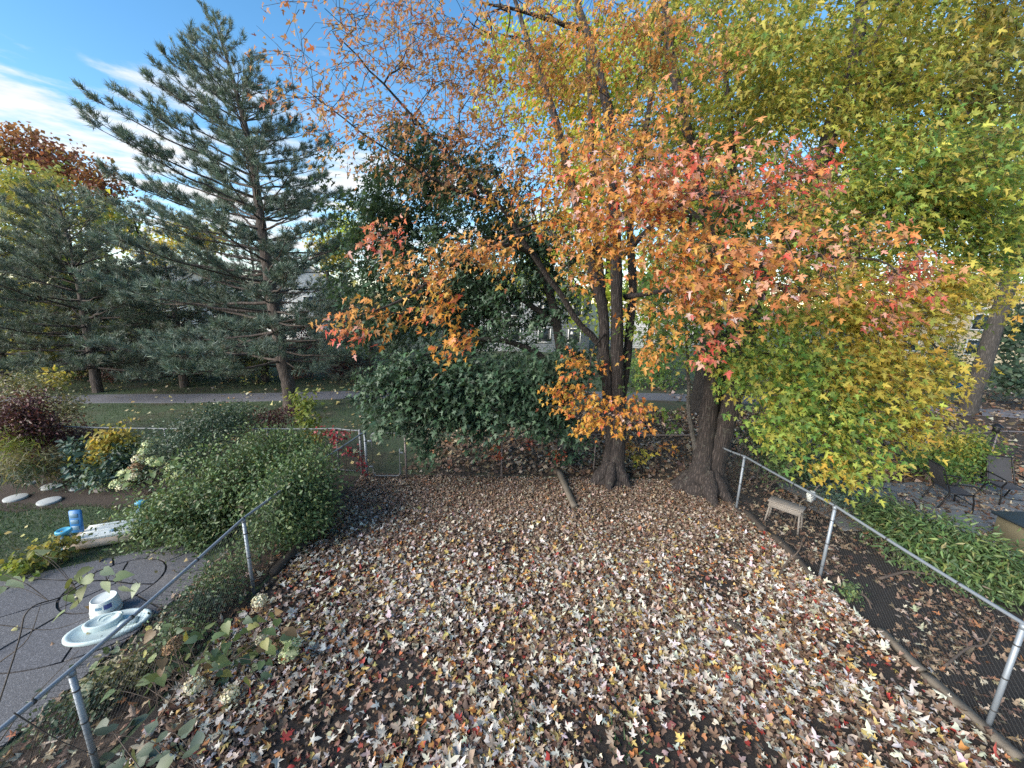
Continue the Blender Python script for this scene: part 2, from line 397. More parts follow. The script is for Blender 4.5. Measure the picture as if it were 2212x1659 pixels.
def blob_pts(bl, n):
    """n points in a rounded volume: (u, v, Y, half width px, half height px, half depth m)"""
    u, v, Y, du, dv, dY = bl; c = at(u, v, Y)
    dep = (c - np.array([0, 0, CAM_H])) @ (-CM[:, 2])
    p = rng.normal(0, 1, (n, 3)); p = nrm(p) * (rng.random((n, 1)) ** .55 * rng.uniform(.8, 1.3, (n, 1)))
    d = nrm(c * np.array([1, 1, 0]) + 1e-6)[None]; s = np.array([[d[0, 1], -d[0, 0], 0]])
    off = math.hypot(*((u - 1106) / FPX, 1))
    return c + p[:, :1] * s * du * dep / FPX / off + p[:, 1:2] * np.array([[0, 0, 1.0]]) * dv * dep / FPX + p[:, 2:] * d * dY

def spray(centres, per, spread, pal, size, trunk, face=.6, droop=.5, jit=.5, flat=.55, sj=.25, elong=0.0):
    """leaves in little sprays round (or, with elong, strung along) twig tips"""
    m = len(centres); n = m * per
    o0 = centres - trunk; o0[:, 2] = 0; dr = nrm(nrm(o0) * .8 + rng.normal(0, .55, (m, 3)) + np.array([0, 0, -.25]))
    tt = rng.uniform(-.45, 1.0, n)[:, None] * elong
    P = np.repeat(centres, per, 0) + np.repeat(dr, per, 0) * tt + rng.normal(0, spread * (.55 if elong else 1), (n, 3)) * np.array([1, 1, .8 if elong else flat])
    o = P - trunk; o[:, 2] = 0; o = nrm(o)
    ax = o * .6 + np.repeat(dr, per, 0) * (.4 if elong else 0) + np.array([0, 0, -droop]) + rng.normal(0, jit, (n, 3))
    no = o * face + np.array([0, 0, .75]) + rng.normal(0, jit, (n, 3))
    sz = size * SZ.get(pal, 1.0) * np.clip(rng.normal(1, sj, n), .45, 1.7)
    col = np.repeat(pick(pal, m, .1), per, 0) * .22 + pick(pal, n) * .78
    return P, ax, no, sz, col, np.concatenate([centres - dr * elong * .45, centres + dr * elong * 1.0], 1) if elong else None

def leaf_tree(name, label, base, limbs, blobs, size, lm, bark, shape=SH_MAPLE, per=14, spread=.2, singles=0, group=None, face=.6, droop=.5, rtip=.0045, flat=.55, sag=.06, elong=0.0):
    t = empty(name, base, label, 'tree', group)
    sk = Skel(); par = -1
    for i, l in enumerate(limbs):
        sk.limb(l, -1 if (i == 0 or l[0][2] < .05) else None)
    A, spec = [], []
    for bl in blobs:
        g, n, pal = bl[:6], bl[6], bl[7]
        A.append(blob_pts(g, n)); spec += [pal] * n
    A = np.concatenate(A); A[:, 2] = np.maximum(A[:, 2], .5)
    sk.grow(A, sag=sag)
    b = LB(); sk.mesh(b, sk.radii(rtip)); base2 = np.array(base, float); parts = []
    spec = np.array(spec)
    for pal in dict.fromkeys(spec):
        parts.append(spray(A[spec == pal], per, spread, pal, size, base2, face, droop, flat=flat, elong=elong))
    for q in parts:
        if q[5] is not None:
            for w in q[5]: tube(b, [w[:3], (w[:3] + w[3:]) / 2 + np.array([0, 0, .03]), w[3:]], [.0045, .0035, .002], 3, cap=False)
    b.part('trunk', bark, t, True)
    P, ax, no, sz, col = [np.concatenate([q[i] for q in parts]) for i in range(5)]
    keep = P[:, 2] > .12
    P, ax, no, sz, col = P[keep], ax[keep], no[keep], sz[keep], col[keep]
    if singles:
        q = (P - np.array([0, 0, CAM_H])) @ CM; dep = -q[:, 2]
        U = 1106 + FPX * q[:, 0] / dep; Vv = 829.5 - FPX * q[:, 1] / dep
        inview = (U > 20) & (U < 2192) & (Vv > 20) & (Vv < 1640)
        app = np.where(inview, sz / dep, 0)
        near = np.argsort(-app)[:singles]
        x, y, z = frames(ax[near], no[near])
        cc = col[near]; order = np.argsort(cc @ np.array([3., 1, .4])); ng = 12; grp = np.array_split(order, ng)
        for gi in grp:
            bb = Buf(); c0 = cc[gi].mean(0); add_leaves(bb, SH_MAPLE_HI, np.zeros((1, 3)), np.array([[0, 1., 0]]), np.array([[0, 0, 1.]]), np.ones(1), c0[None], np.array([.12]), np.array([.15]), (c0 * np.array([1.05, .8, .8]))[None])
            me = bb.mesh('leaf', lm)
            for i in gi:
                o = bpy.data.objects.new('leaf', me); COL.objects.link(o); o.parent = t
                k = near[i]; Mx = Matrix(((x[i][0], y[i][0], z[i][0]), (x[i][1], y[i][1], z[i][1]), (x[i][2], y[i][2], z[i][2])))
                o.matrix_local = Matrix.Translation(Vector(P[k] - base2)) @ (Mx * float(sz[k])).to_4x4()
        mask = np.ones(len(P), bool); mask[near] = False
        P, ax, no, sz, col = P[mask], ax[mask], no[mask], sz[mask], col[mask]
    b = LB(); add_leaves(b, shape, P, ax, no, sz, col, edge=col * np.array([1.06, .85, .85]) if shape is SH_MAPLE else None)
    b.part('crown', lm, t, kind='stuff')
    return t

def roots(t, base, n, r0, reach, seed):
    rg = np.random.default_rng(seed)
    for k in range(n):
        a = 2 * math.pi * k / n + rg.normal(0, .25); d = np.array([math.cos(a), math.sin(a), 0]); L = reach * rg.uniform(.7, 1.25); sd = np.array([-d[1], d[0], 0]) * rg.normal(0, .12)
        b = LB(); P = [np.array(base) + d * r0 * .35 + np.array([0, 0, .62]), np.array(base) + d * r0 * .85 + np.array([0, 0, .30]), np.array(base) + d * (r0 + L * .35) + sd * .5 + np.array([0, 0, .10]), np.array(base) + d * (r0 + L) + sd + np.array([0, 0, -.05])]
        Q = spline(P, 5); tube(b, Q, np.interp(np.linspace(0, 1, len(Q)), [0, .4, 1], [r0 * .30, r0 * .42, r0 * .10]), 8, cap=False, jag=.06); b.part('root', M_BARK_MAPLE, t, True)
def P4(u, v, Y, r): return (*at(u, v, Y), r)

# ------------------------------------------------------------------ the setting
def sheet(name, poly, z, m, thick=0.0, parent=None, kind='structure', jag=0.0, sub=0.5):
    """a flat polygon (optionally a slab), its edge made slightly uneven"""
    Q = []
    n = len(poly)
    for i in range(n):
        a = np.array(poly[i], float); b = np.array(poly[(i + 1) % n], float); k = max(1, int(np.linalg.norm(b - a) / sub)) if jag else 1
        for j in range(k):
            p = a + (b - a) * j / k
            if jag: p = p + rng.normal(0, jag, 2)
            Q.append(p)
    Q = np.array(Q); n = len(Q); V = np.concatenate([Q, np.full((n, 1), z)], 1); b = Buf()
    b.add(V, np.arange(n)[None])
    if thick:
        b.add(np.concatenate([V, V - np.array([0, 0, thick])]), [[i, i + n, (i + 1) % n + n, (i + 1) % n] for i in range(n)])
    o = b.build(name, m, parent)
    if kind and not parent: o['kind'] = kind
    return o
def grass_ground():
    m, nt = mat('lawn_ground'); g = G(nt); v = g.geo()
    n1 = g.noise(.35, 5, .65, v).outputs[0]; n2 = g.noise(30, 4, .7, v).outputs[0]; n3 = g.noise(2.5, 4, .6, v).outputs[0]
    c = g.mix(n2, (.040, .075, .034), (.075, .12, .055))
    c = g.mix(g.n('ShaderNodeMapRange', {0: n1, 1: .45, 2: .65}).outputs[0], c, (.075, .062, .042))
    c = g.mix(g.math('MULTIPLY', n3, .5), c, (.05, .045, .03))
    p = g.bsdf(Base_Color=c, Roughness=.95); g.L.new(g.bump(n2, .8, .03), p.inputs['Normal']); g.out(p.outputs[0]); return m
def soil_ground(name, a, b_, sc=40):
    m, nt = mat(name); g = G(nt); v = g.geo()
    n1 = g.noise(sc, 6, .75, v).outputs[0]; n2 = g.noise(1.3, 4, .6, v).outputs[0]
    vo = g.n('ShaderNodeTexVoronoi', {'Vector': v, 'Scale': 22.0}).outputs
    c = g.mix(n1, a, b_); c = g.mix(g.math('MULTIPLY', n2, .5), c, a)
    sp = g.n('ShaderNodeMapRange', {0: vo[0], 1: .14, 2: .10}).outputs[0]
    c = g.mix(g.math('MULTIPLY', sp, .6), c, (.12, .085, .06))
    p = g.bsdf(Base_Color=c, Roughness=.95); g.L.new(g.bump(n1, .9, .03), p.inputs['Normal']); g.out(p.outputs[0]); return m
def asphalt(name, a=(.10, .10, .115), b_=(.2, .2, .22), sc=160):
    m, nt = mat(name); g = G(nt); v = g.geo()
    n1 = g.noise(sc, 3, .7, v).outputs[0]; n2 = g.noise(1.2, 5, .6, v).outputs[0]
    vo = g.n('ShaderNodeTexVoronoi', {'Vector': v, 'Scale': sc * .45}).outputs[0]
    c = g.ramp(g.math('ADD', g.math('MULTIPLY', n1, .6), g.math('MULTIPLY', vo, .5)), [(.3, a), (.62, b_), (.8, tuple(x * 1.7 for x in b_))])
    c = g.mix(g.math('MULTIPLY', n2, .5), c, tuple(x * .8 for x in a))
    p = g.bsdf(Base_Color=c, Roughness=.9); g.L.new(g.bump(n1, .7, .012), p.inputs['Normal']); g.out(p.outputs[0]); return m
M_SOIL = soil_ground('yard_soil', (.020, .017, .016), (.055, .044, .038))
M_BED = soil_ground('bed_soil', (.035, .026, .021), (.085, .06, .045))
M_PATH = asphalt('path_asphalt', (.11, .11, .13), (.17, .17, .195))
M_PATIO = asphalt('aggregate_concrete', (.075, .075, .083), (.15, .15, .16), 120)

M_PATIOS = [M_PATIO, asphalt('aggregate_concrete_b', (.065, .066, .075), (.135, .136, .15), 110), asphalt('aggregate_concrete_c', (.085, .082, .086), (.165, .16, .165), 125)]
sheet('ground', [(-700, -300), (700, -300), (700, 900), (-700, 900)], 0, grass_ground())
sheet('yard_soil', [(-4.0, -3), (5.42, -3), (5.35, 9.0), (5.2, 9.6), (-4, 9.6)], .006, M_SOIL)
sheet('neighbour_soil', [(5.46, -3), (40, -3), (40, 9.7), (5.3, 9.7)], .006, soil_ground('dark_soil', (.012, .011, .011), (.034, .029, .027)))
sheet('woodland_soil', [(-2.2, 9.7), (45, 9.7), (48, 24), (9, 16.5), (1, 16), (-1.5, 13)], .006, M_BED, jag=.12)
sheet('garden_bed', [(-16, 7.6), (-11, 7.4), (-9.2, 7.7), (-7.5, 7.5), (-5, 7.2), (-4.1, 7.0), (-4.06, 9.5), (-16, 9.5)], .010, M_BED, jag=.05, sub=.25)
sheet('fence_bed', [(-5.3, -2), (-4.06, -2), (-4.06, 7.0), (-5.2, 6.6), (-5.0, 4.5)], .010, M_BED, jag=.05, sub=.25)
pc = spline([(-60, 8.5), (-30, 13.6), (-19.4, 16.2), (-14.6, 16.8), (-11, 17.4), (-8, 18.0), (0, 19), (8.3, 18.9), (16, 18.2), (30, 16)], 8)
tn = nrm(np.gradient(pc, axis=0)); pn = np.stack([-tn[:, 1], tn[:, 0]], 1)
sheet('path', list(pc + pn * .75) + list((pc - pn * .75)[::-1]), .03, M_PATH, .06, jag=.02, sub=.5)

# grass blades in the lawns
def blades(n, xr, yr, h, pal_, ok):
    P = np.stack([rng.uniform(*xr, n), rng.uniform(*yr, n), np.zeros(n)], 1); P = P[ok(P)]; n = len(P)
    ax = np.array([0, 0, 1.0]) + rng.normal(0, .45, (n, 3)) * np.array([1, 1, .1]); no = rng.normal(0, 1, (n, 3)) * np.array([1, 1, .1])
    return P, ax, no, h * np.clip(rng.normal(1, .3, n), .4, 2), pick(pal_, n)
PAL['grass'] = [((.065, .125, .055), 4), ((.048, .098, .045), 3), ((.10, .15, .07), 2), ((.12, .11, .06), .8)]
def path_y(x): return np.interp(x, pc[:, 0], pc[:, 1])
b = Buf()
for q in (blades(60000, (-30, -.5), (9.8, 22), .07, 'grass', lambda P: (np.abs(P[:, 1] - path_y(P[:, 0])) > .95) & (rng.random(len(P)) < np.clip(.9 - .10 * (P[:, 0] + 7), .12, 1))),
          blades(26000, (-13, -5.1), (4.8, 7.75), .055, 'grass', lambda P: (P[:, 1] > 5.4 + .30 * (-8.1 - P[:, 0]) + .9 * np.clip((P[:, 0] + 8), 0, 2))),
          blades(2500, (-1.2, 1.6), (3.0, 5.6), .09, 'grass', lambda P: (np.sin(P[:, 0] * 5 + 1) + np.sin(P[:, 1] * 4.2)) > .8)):
    add_leaves(b, (np.array([(-.09, 0), (.09, 0), (0, 1)], float), np.array([[0, 1, 2]])), *q, fold=np.zeros(len(q[0])), curl=rng.normal(0, .4, len(q[0])))
g_ = b.build('grass', M_GRASS); g_['kind'] = 'stuff'; tag(g_, 'short green grass on the lawns beside the path and patio', 'grass')

# ------------------------------------------------------------------ fallen leaves
PAL['fall'] = [((.58, .55, .50), 1.9), ((.40, .33, .27), 1.5), ((.29, .20, .145), 3.2), ((.19, .115, .078), 4.8), ((.11, .066, .05), 4.2), ((.42, .17, .06), .9), ((.55, .40, .14), .7), ((.36, .05, .04), .45), ((.20, .05, .045), .5)]
PAL['fallfar'] = [((.52, .45, .36), 1.7), ((.34, .26, .185), 2.6), ((.225, .15, .10), 4), ((.135, .083, .06), 4), ((.36, .17, .08), .7)]
PAL['fallmid'] = [((.48, .42, .36), 1.6), ((.35, .27, .21), 3.0), ((.24, .16, .115), 4), ((.145, .09, .065), 3.2), ((.40, .20, .10), .6)]
PAL['fallyel'] = [((.50, .44, .20), 3), ((.55, .50, .36), 2), ((.40, .28, .12), 2), ((.28, .18, .10), 1)]
def hsh(x, y): return np.sin(x * 1.7 + 2.1 * np.sin(y * 1.3)) + np.sin(y * 2.3 - 1.7 * np.sin(x * 1.1 + 2)) + .6 * np.sin(x * 4.1 + y * 3.3)
def scatter(n, xr, yr, ok, pal, size, lift=.035, tilt=.38):
    P = np.stack([rng.uniform(*xr, n), rng.uniform(*yr, n), np.zeros(n)], 1); P = P[ok(P)]; n = len(P)
    P[:, 2] = .014 + rng.random(n) ** 1.5 * lift
    a = rng.uniform(0, 2 * math.pi, n); ax = np.stack([np.cos(a), np.sin(a), rng.normal(0, tilt * .6, n)], 1)
    no = np.array([0, 0, 1.0]) + rng.normal(0, tilt, (n, 3)) * np.array([1, 1, .2])
    no[rng.random(n) < .5] *= -1                                   # about half lie underside up
    sz = size * np.clip(rng.lognormal(0, .32, n), .4, 2.0)
    P[:, 2] += sz * .12
    return P, ax, no, sz, pick(pal, n, .12)
def soft(P, k): return rng.random(len(P)) < k
yard_ok = lambda P: (P[:, 0] > -3.9) & (P[:, 0] < 5.38) & (rng.random(len(P)) < np.clip(.70 - .24 * hsh(P[:, 0], P[:, 1]) + .13 * (P[:, 1] - 5), .16, 1))
yl = scatter(145000, (-3.95, 5.4), (2.3, 9.55), yard_ok, 'fall', .055)
dist = np.hypot(yl[0][:, 0], yl[0][:, 1])
lum = yl[4].sum(1); yl[0][:, 2] += np.clip((lum - .6) * .03, -.012, .03); near_y = yl[0][:, 1] < 7.2
# colours turn browner towards the trunks, where the leaves are older and curled
yl[3][:] *= np.clip(1.12 - .055 * (yl[0][:, 1] - 3), .72, 1.15); far_c = pick('fallmid', len(yl[0])); k = np.clip((yl[0][:, 1] - 5.6) / 2.5, 0, 1) > rng.random(len(yl[0])); yl[4][k] = far_c[k]; yl[3][k] *= .88
app = yl[3] / np.linalg.norm(yl[0] - np.array([0, 0, CAM_H]), axis=1)
top = yl[0][:, 2] > .05
q_ = (yl[0] - np.array([0, 0, CAM_H])) @ CM; U = 1106 - FPX * q_[:, 0] / q_[:, 2]; V_ = 829.5 + FPX * q_[:, 1] / q_[:, 2]
inv = top & (U > 30) & (U < 2180) & (V_ < 1630)
single = np.argsort(-np.where(inv, app, 0))[:300]
FALLLAB = [('pale cream', (.60, .57, .51)), ('tan', (.46, .37, .29)), ('brown', (.24, .15, .10)), ('orange', (.46, .19, .06)), ('yellow', (.56, .42, .14)), ('dark red', (.32, .05, .045))]
ref = np.array([c for _, c in FALLLAB]); cls = np.argmin(np.linalg.norm(yl[4][single][:, None] - ref[None], axis=2), 1)
meshes = {}
x, y, z = frames(yl[1][single], yl[2][single])
for j, i in enumerate(single):
    c = cls[j]; v = j % 5
    if (c, v) not in meshes:
        bb = Buf(); c0 = ref[c] * (.78 + .09 * v); add_leaves(bb, SH_MAPLE_HI, np.zeros((1, 3)), np.array([[0, 1., 0]]), np.array([[0, 0, 1.]]), np.ones(1), c0[None], np.array([.05 + .1 * v]), np.array([.3 - .15 * v]), (c0 * .9)[None])
        meshes[(c, v)] = bb.mesh('fallen_leaf', M_FALLEN)
    o = bpy.data.objects.new('fallen_leaf', meshes[(c, v)]); COL.objects.link(o)
    Mx = Matrix(((x[j][0], y[j][0], z[j][0]), (x[j][1], y[j][1], z[j][1]), (x[j][2], y[j][2], z[j][2])))
    o.matrix_world = Matrix.Translation(Vector(yl[0][i])) @ (Mx * float(yl[3][i] * 1.05)).to_4x4()
    px_ = yl[0][i][0]; wh = 'left of the foreground towards the hydrangea' if px_ < -1.0 else 'right of the foreground towards the fence post' if px_ > 2.2 else 'middle of the foreground'
    tag(o, FALLLAB[c][0] + ' fallen maple leaf on the ' + wh, 'leaf', FALLLAB[c][0] + ' fallen leaves, ' + wh)
msk = np.ones(len(yl[0]), bool); msk[single] = False
def sel(t, k): return tuple(a[k] for a in t)
b = Buf()
pale_ = yl[4].sum(1) > .95; yl[3][pale_] *= 1.18
hi = msk & ((pale_ & (rng.random(len(pale_)) < .75)) | ((rng.random(len(pale_)) < .22) & near_y)); lo = msk & ~hi
add_leaves(b, SH_MAPLE, *sel(yl, hi), fold=rng.normal(.1, .5, hi.sum()), curl=rng.normal(.05, .35, hi.sum()))
add_leaves(b, SH_CRUMP, *sel(yl, lo), fold=rng.normal(.2, .7, lo.sum()), curl=rng.normal(.1, .5, lo.sum()))
for q in (scatter(24000, (5.5, 16), (3, 9.6), lambda P: (rng.random(len(P)) < np.clip(.40 - .26 * hsh(P[:, 0] * 1.6, P[:, 1] * 1.6) + .25 * (P[:, 1] > 6.8), .06, 1)), 'fallfar', .07),
          scatter(26000, (-3, 16), (9.7, 16.5), lambda P: (P[:, 0] > -3 + .9 * rng.standard_normal(len(P)) + .15 * (P[:, 1] - 9)) & soft(P, .8), 'fallfar', .10),
          scatter(9000, (8, 34), (9.7, 24), lambda P: soft(P, .8), 'fallfar', .13),
          scatter(1500, (-5.2, -4.05), (1.5, 7), lambda P: soft(P, .55), 'fallfar', .08)):
    n = len(q[0]); add_leaves(b, SH_MAPLE if q[3].mean() < .095 else SH_STAR, *q, fold=rng.normal(.15, .5, n), curl=rng.normal(.1, .4, n))
for q in (scatter(1500, (-24, -3), (9.8, 21.5), lambda P: soft(P, np.clip(.35 + .03 * (P[:, 0] + 14) + .3 * (P[:, 1] > 18), .1, 1)), 'fallyel', .11),
          scatter(140, (-10, -5.2), (3.6, 7.6), lambda P: soft(P, .7), 'fallyel', .07)):
    q[0][:, 2] += .035
    add_leaves(b, SH_STAR, *q)
lf = b.build('leaf_litter', M_FALLEN); lf['kind'] = 'stuff'; tag(lf, 'carpet of fallen maple leaves in brown, cream and orange', 'leaves')
# ------------------------------------------------------------------ chain link fences
def wires(b, A, B, z0a, z1a, z0b, z1b, cell=.062, r=.0014):
    """diamond wire between two posts (top and bottom heights given at each end)"""
    A = np.array(A, float); B = np.array(B, float); L_ = np.linalg.norm(B - A); h = (z1a - z0a + z1b - z0b) / 2
    d = (B - A) / L_; side = np.array([-d[1], d[0]])
    def pt(s, t):
        f = s / L_; z0 = z0a + (z0b - z0a) * f; z1 = z1a + (z1b - z1a) * f
        return np.array([*(A + d * s), z0 + (z1 - z0) * t / h])
    for sgn in (1, -1):
        off = np.arange(-h if sgn > 0 else 0, L_ if sgn > 0 else L_ + h, cell)
        for o in off:
            s0, t0, s1, t1 = (o, 0, o + h, h) if sgn > 0 else (o, 0, o - h, h)
            if sgn > 0:
                if s0 < 0: t0 = -s0; s0 = 0
                if s1 > L_: t1 = t1 - (s1 - L_); s1 = L_
            else:
                if s0 > L_: t0 = s0 - L_; s0 = L_
                if s1 < 0: t1 = t1 + s1; s1 = 0
            if t1 - t0 < .03: continue
            p, q = pt(s0, t0), pt(s1, t1); e = np.array([*(side * r * 2 * sgn), 0]); p += e; q += e
            ax = nrm(q - p); u = np.array([*side, 0]); w = np.cross(ax, u)
            V = [p + r * (math.cos(a) * u + math.sin(a) * w) for a in (0, 2.09, 4.19)] + [q + r * (math.cos(a) * u + math.sin(a) * w) for a in (0, 2.09, 4.19)]
            b.add(V, [[0, 1, 4, 3], [1, 2, 5, 4], [2, 0, 3, 5]])
def fence(label, posts, m_rail, m_post, rail_ext=None, r_post=.026, r_rail=.021, bands=3, thick_first=None, name='chain_link_fence', bottom=False, mat_wire=None):
    """posts: list of (x, y, ztop)"""
    t = empty(name, (posts[0][0], posts[0][1], 0), label, 'fence')
    for i, (x, y, z) in enumerate(posts):
        b = LB(); rp = r_post * (1.25 if i in (0, len(posts) - 1) else 1)
        tube(b, [(x, y, -.15), (x, y, z - .02)], rp, 12)
        if i in (0, len(posts) - 1): lathe(b, [(rp * 1.15, z - .04), (rp * 1.1, z), (rp * .6, z + .03), (0.001, z + .04)], (x, y, 0), 12)
        else: tube(b, [(x, y, z - .06), (x, y, z - .005)], rp * 1.2, 10)
        p = b.part('post', m_post, t, True)
        bb = LB()
        for k in range(bands):
            zz = z * (k + .6) / (bands + .2); tube(bb, [(x, y, zz - .008), (x, y, zz + .008)], rp + .006, 10)
        bb.part('tie_band', M_WIRE, p, base=t)
    R_ = [(x, y, z) for x, y, z in posts]
    if rail_ext: R_ = rail_ext[0] + R_ + rail_ext[1]
    b = LB()
    P = []
    for i in range(len(R_) - 1):
        a, c = np.array(R_[i]), np.array(R_[i + 1])
        for k in range(8): P.append(a + (c - a) * k / 8 + np.array([0, 0, -.012 * math.sin(math.pi * k / 8)]))
    P.append(np.array(R_[-1])); tube(b, P, r_rail, 10); rl = b.part('top_rail', m_rail, t, True)
    bb = LB()
    for i in range(len(P)):
        if i % 3 == 1:
            d = nrm(P[min(i + 1, len(P) - 1)] - P[i - 1]) * .012; tube(bb, [P[i] - d, P[i] + d], r_rail + .004, 8)
    bb.part('tie_wire', M_WIRE, rl, base=t)
    if bottom:
        b = LB(); tube(b, [(x, y, .08) for x, y, z in posts], .014, 8); b.part('bottom_rail', m_rail, t, True)
    b = LB()
    for i in range(len(R_) - 1):
        wires(b, R_[i][:2], R_[i + 1][:2], .04, R_[i][2] - .01, .04, R_[i + 1][2] - .01)
    b.part('chain_link', mat_wire or M_WIRE, t, kind='stuff')
    return t
fence('silver chain link fence on the left, top rail rising past shrub', [(-4.02, .6, 1.24), (-4.05, 2.92, 1.20), (-4.03, 5.26, 1.33), (-4.0, 7.4, 1.28), (-3.72, 9.3, 1.30)], M_GALV, M_GALV)
fence('chain link fence along the right, bright rail over flagstone garden', [(5.5, 1.0, 1.38), (5.49, 3.48, 1.40), (5.44, 5.88, 1.40), (5.25, 8.13, 1.33), (5.12, 8.85, 1.26)], M_GALV, M_GALV)
fence('rusty thin chain link fence behind the two maples', [(-2.72, 9.36, 1.24), (-.23, 9.46, 1.17), (2.32, 9.98, 1.12), (5.2, 10.0, 1.16)], M_GALV_OLD, M_GALV_OLD, r_post=.020, r_rail=.016)
fence('chain link fence at the far left behind burgundy shrubs', [(-14.5, 9.55, 1.18), (-11.9, 9.5, 1.2), (-9.0, 9.5, 1.2), (-6.4, 9.6, 1.22), (-4.62, 9.68, 1.24), (-3.95, 9.55, 1.24)], M_GALV_MID, M_GALV_MID, bottom=True, r_rail=.017)
fence('dark chain link fence at far right beyond patio chairs', [(6.6, 10.05, 1.12), (9.0, 10.1, 1.15), (11.6, 10.2, 1.18), (13.6, 10.3, 1.35), (15.8, 10.35, 1.35)], M_GALV_OLD, M_GALV_OLD, r_post=.022, r_rail=.017)
# gate
t = empty('garden_gate', (-3.62, 9.27, 0), 'open-looking silver chain link gate with rounded corners', 'gate')
t['label'] = 'silver chain link gate with rounded tube frame between two posts'
x0, x1, z0, z1, yy = -3.56, -2.86, .10, 1.27, 9.3
c = .10; arc = []
for cx, cz, a0 in ((x1 - c, z1 - c, 0), (x0 + c, z1 - c, 90), (x0 + c, z0 + c, 180), (x1 - c, z0 + c, 270)):
    for k in range(6): a = R(a0 + k * 18); arc.append((cx + c * math.cos(a), yy + .03 * (cx - x0), cz + c * math.sin(a)))
arc.append(arc[0]); b = LB(); tube(b, arc, .019, 10, cap=False); b.part('frame', M_GALV_MID, t, True)
b = LB(); wires(b, (x0 + .01, yy), (x1 - .01, yy + .02), z0, z1, z0, z1); b.part('chain_link', M_WIRE, t, kind='stuff')
for zz in (.35, 1.05):
    b = LB(); box(b, (x0 - .05, yy, zz), (.10, .03, .05), bev=.006); b.part('hinge', M_GALV, t)
b = LB(); box(b, (x1 + .05, yy, .75), (.10, .025, .05), bev=.006); tube(b, [(x1 + .02, yy - .03, .70), (x1 + .02, yy - .03, .86)], .009, 6); b.part('latch', M_GALV, t)

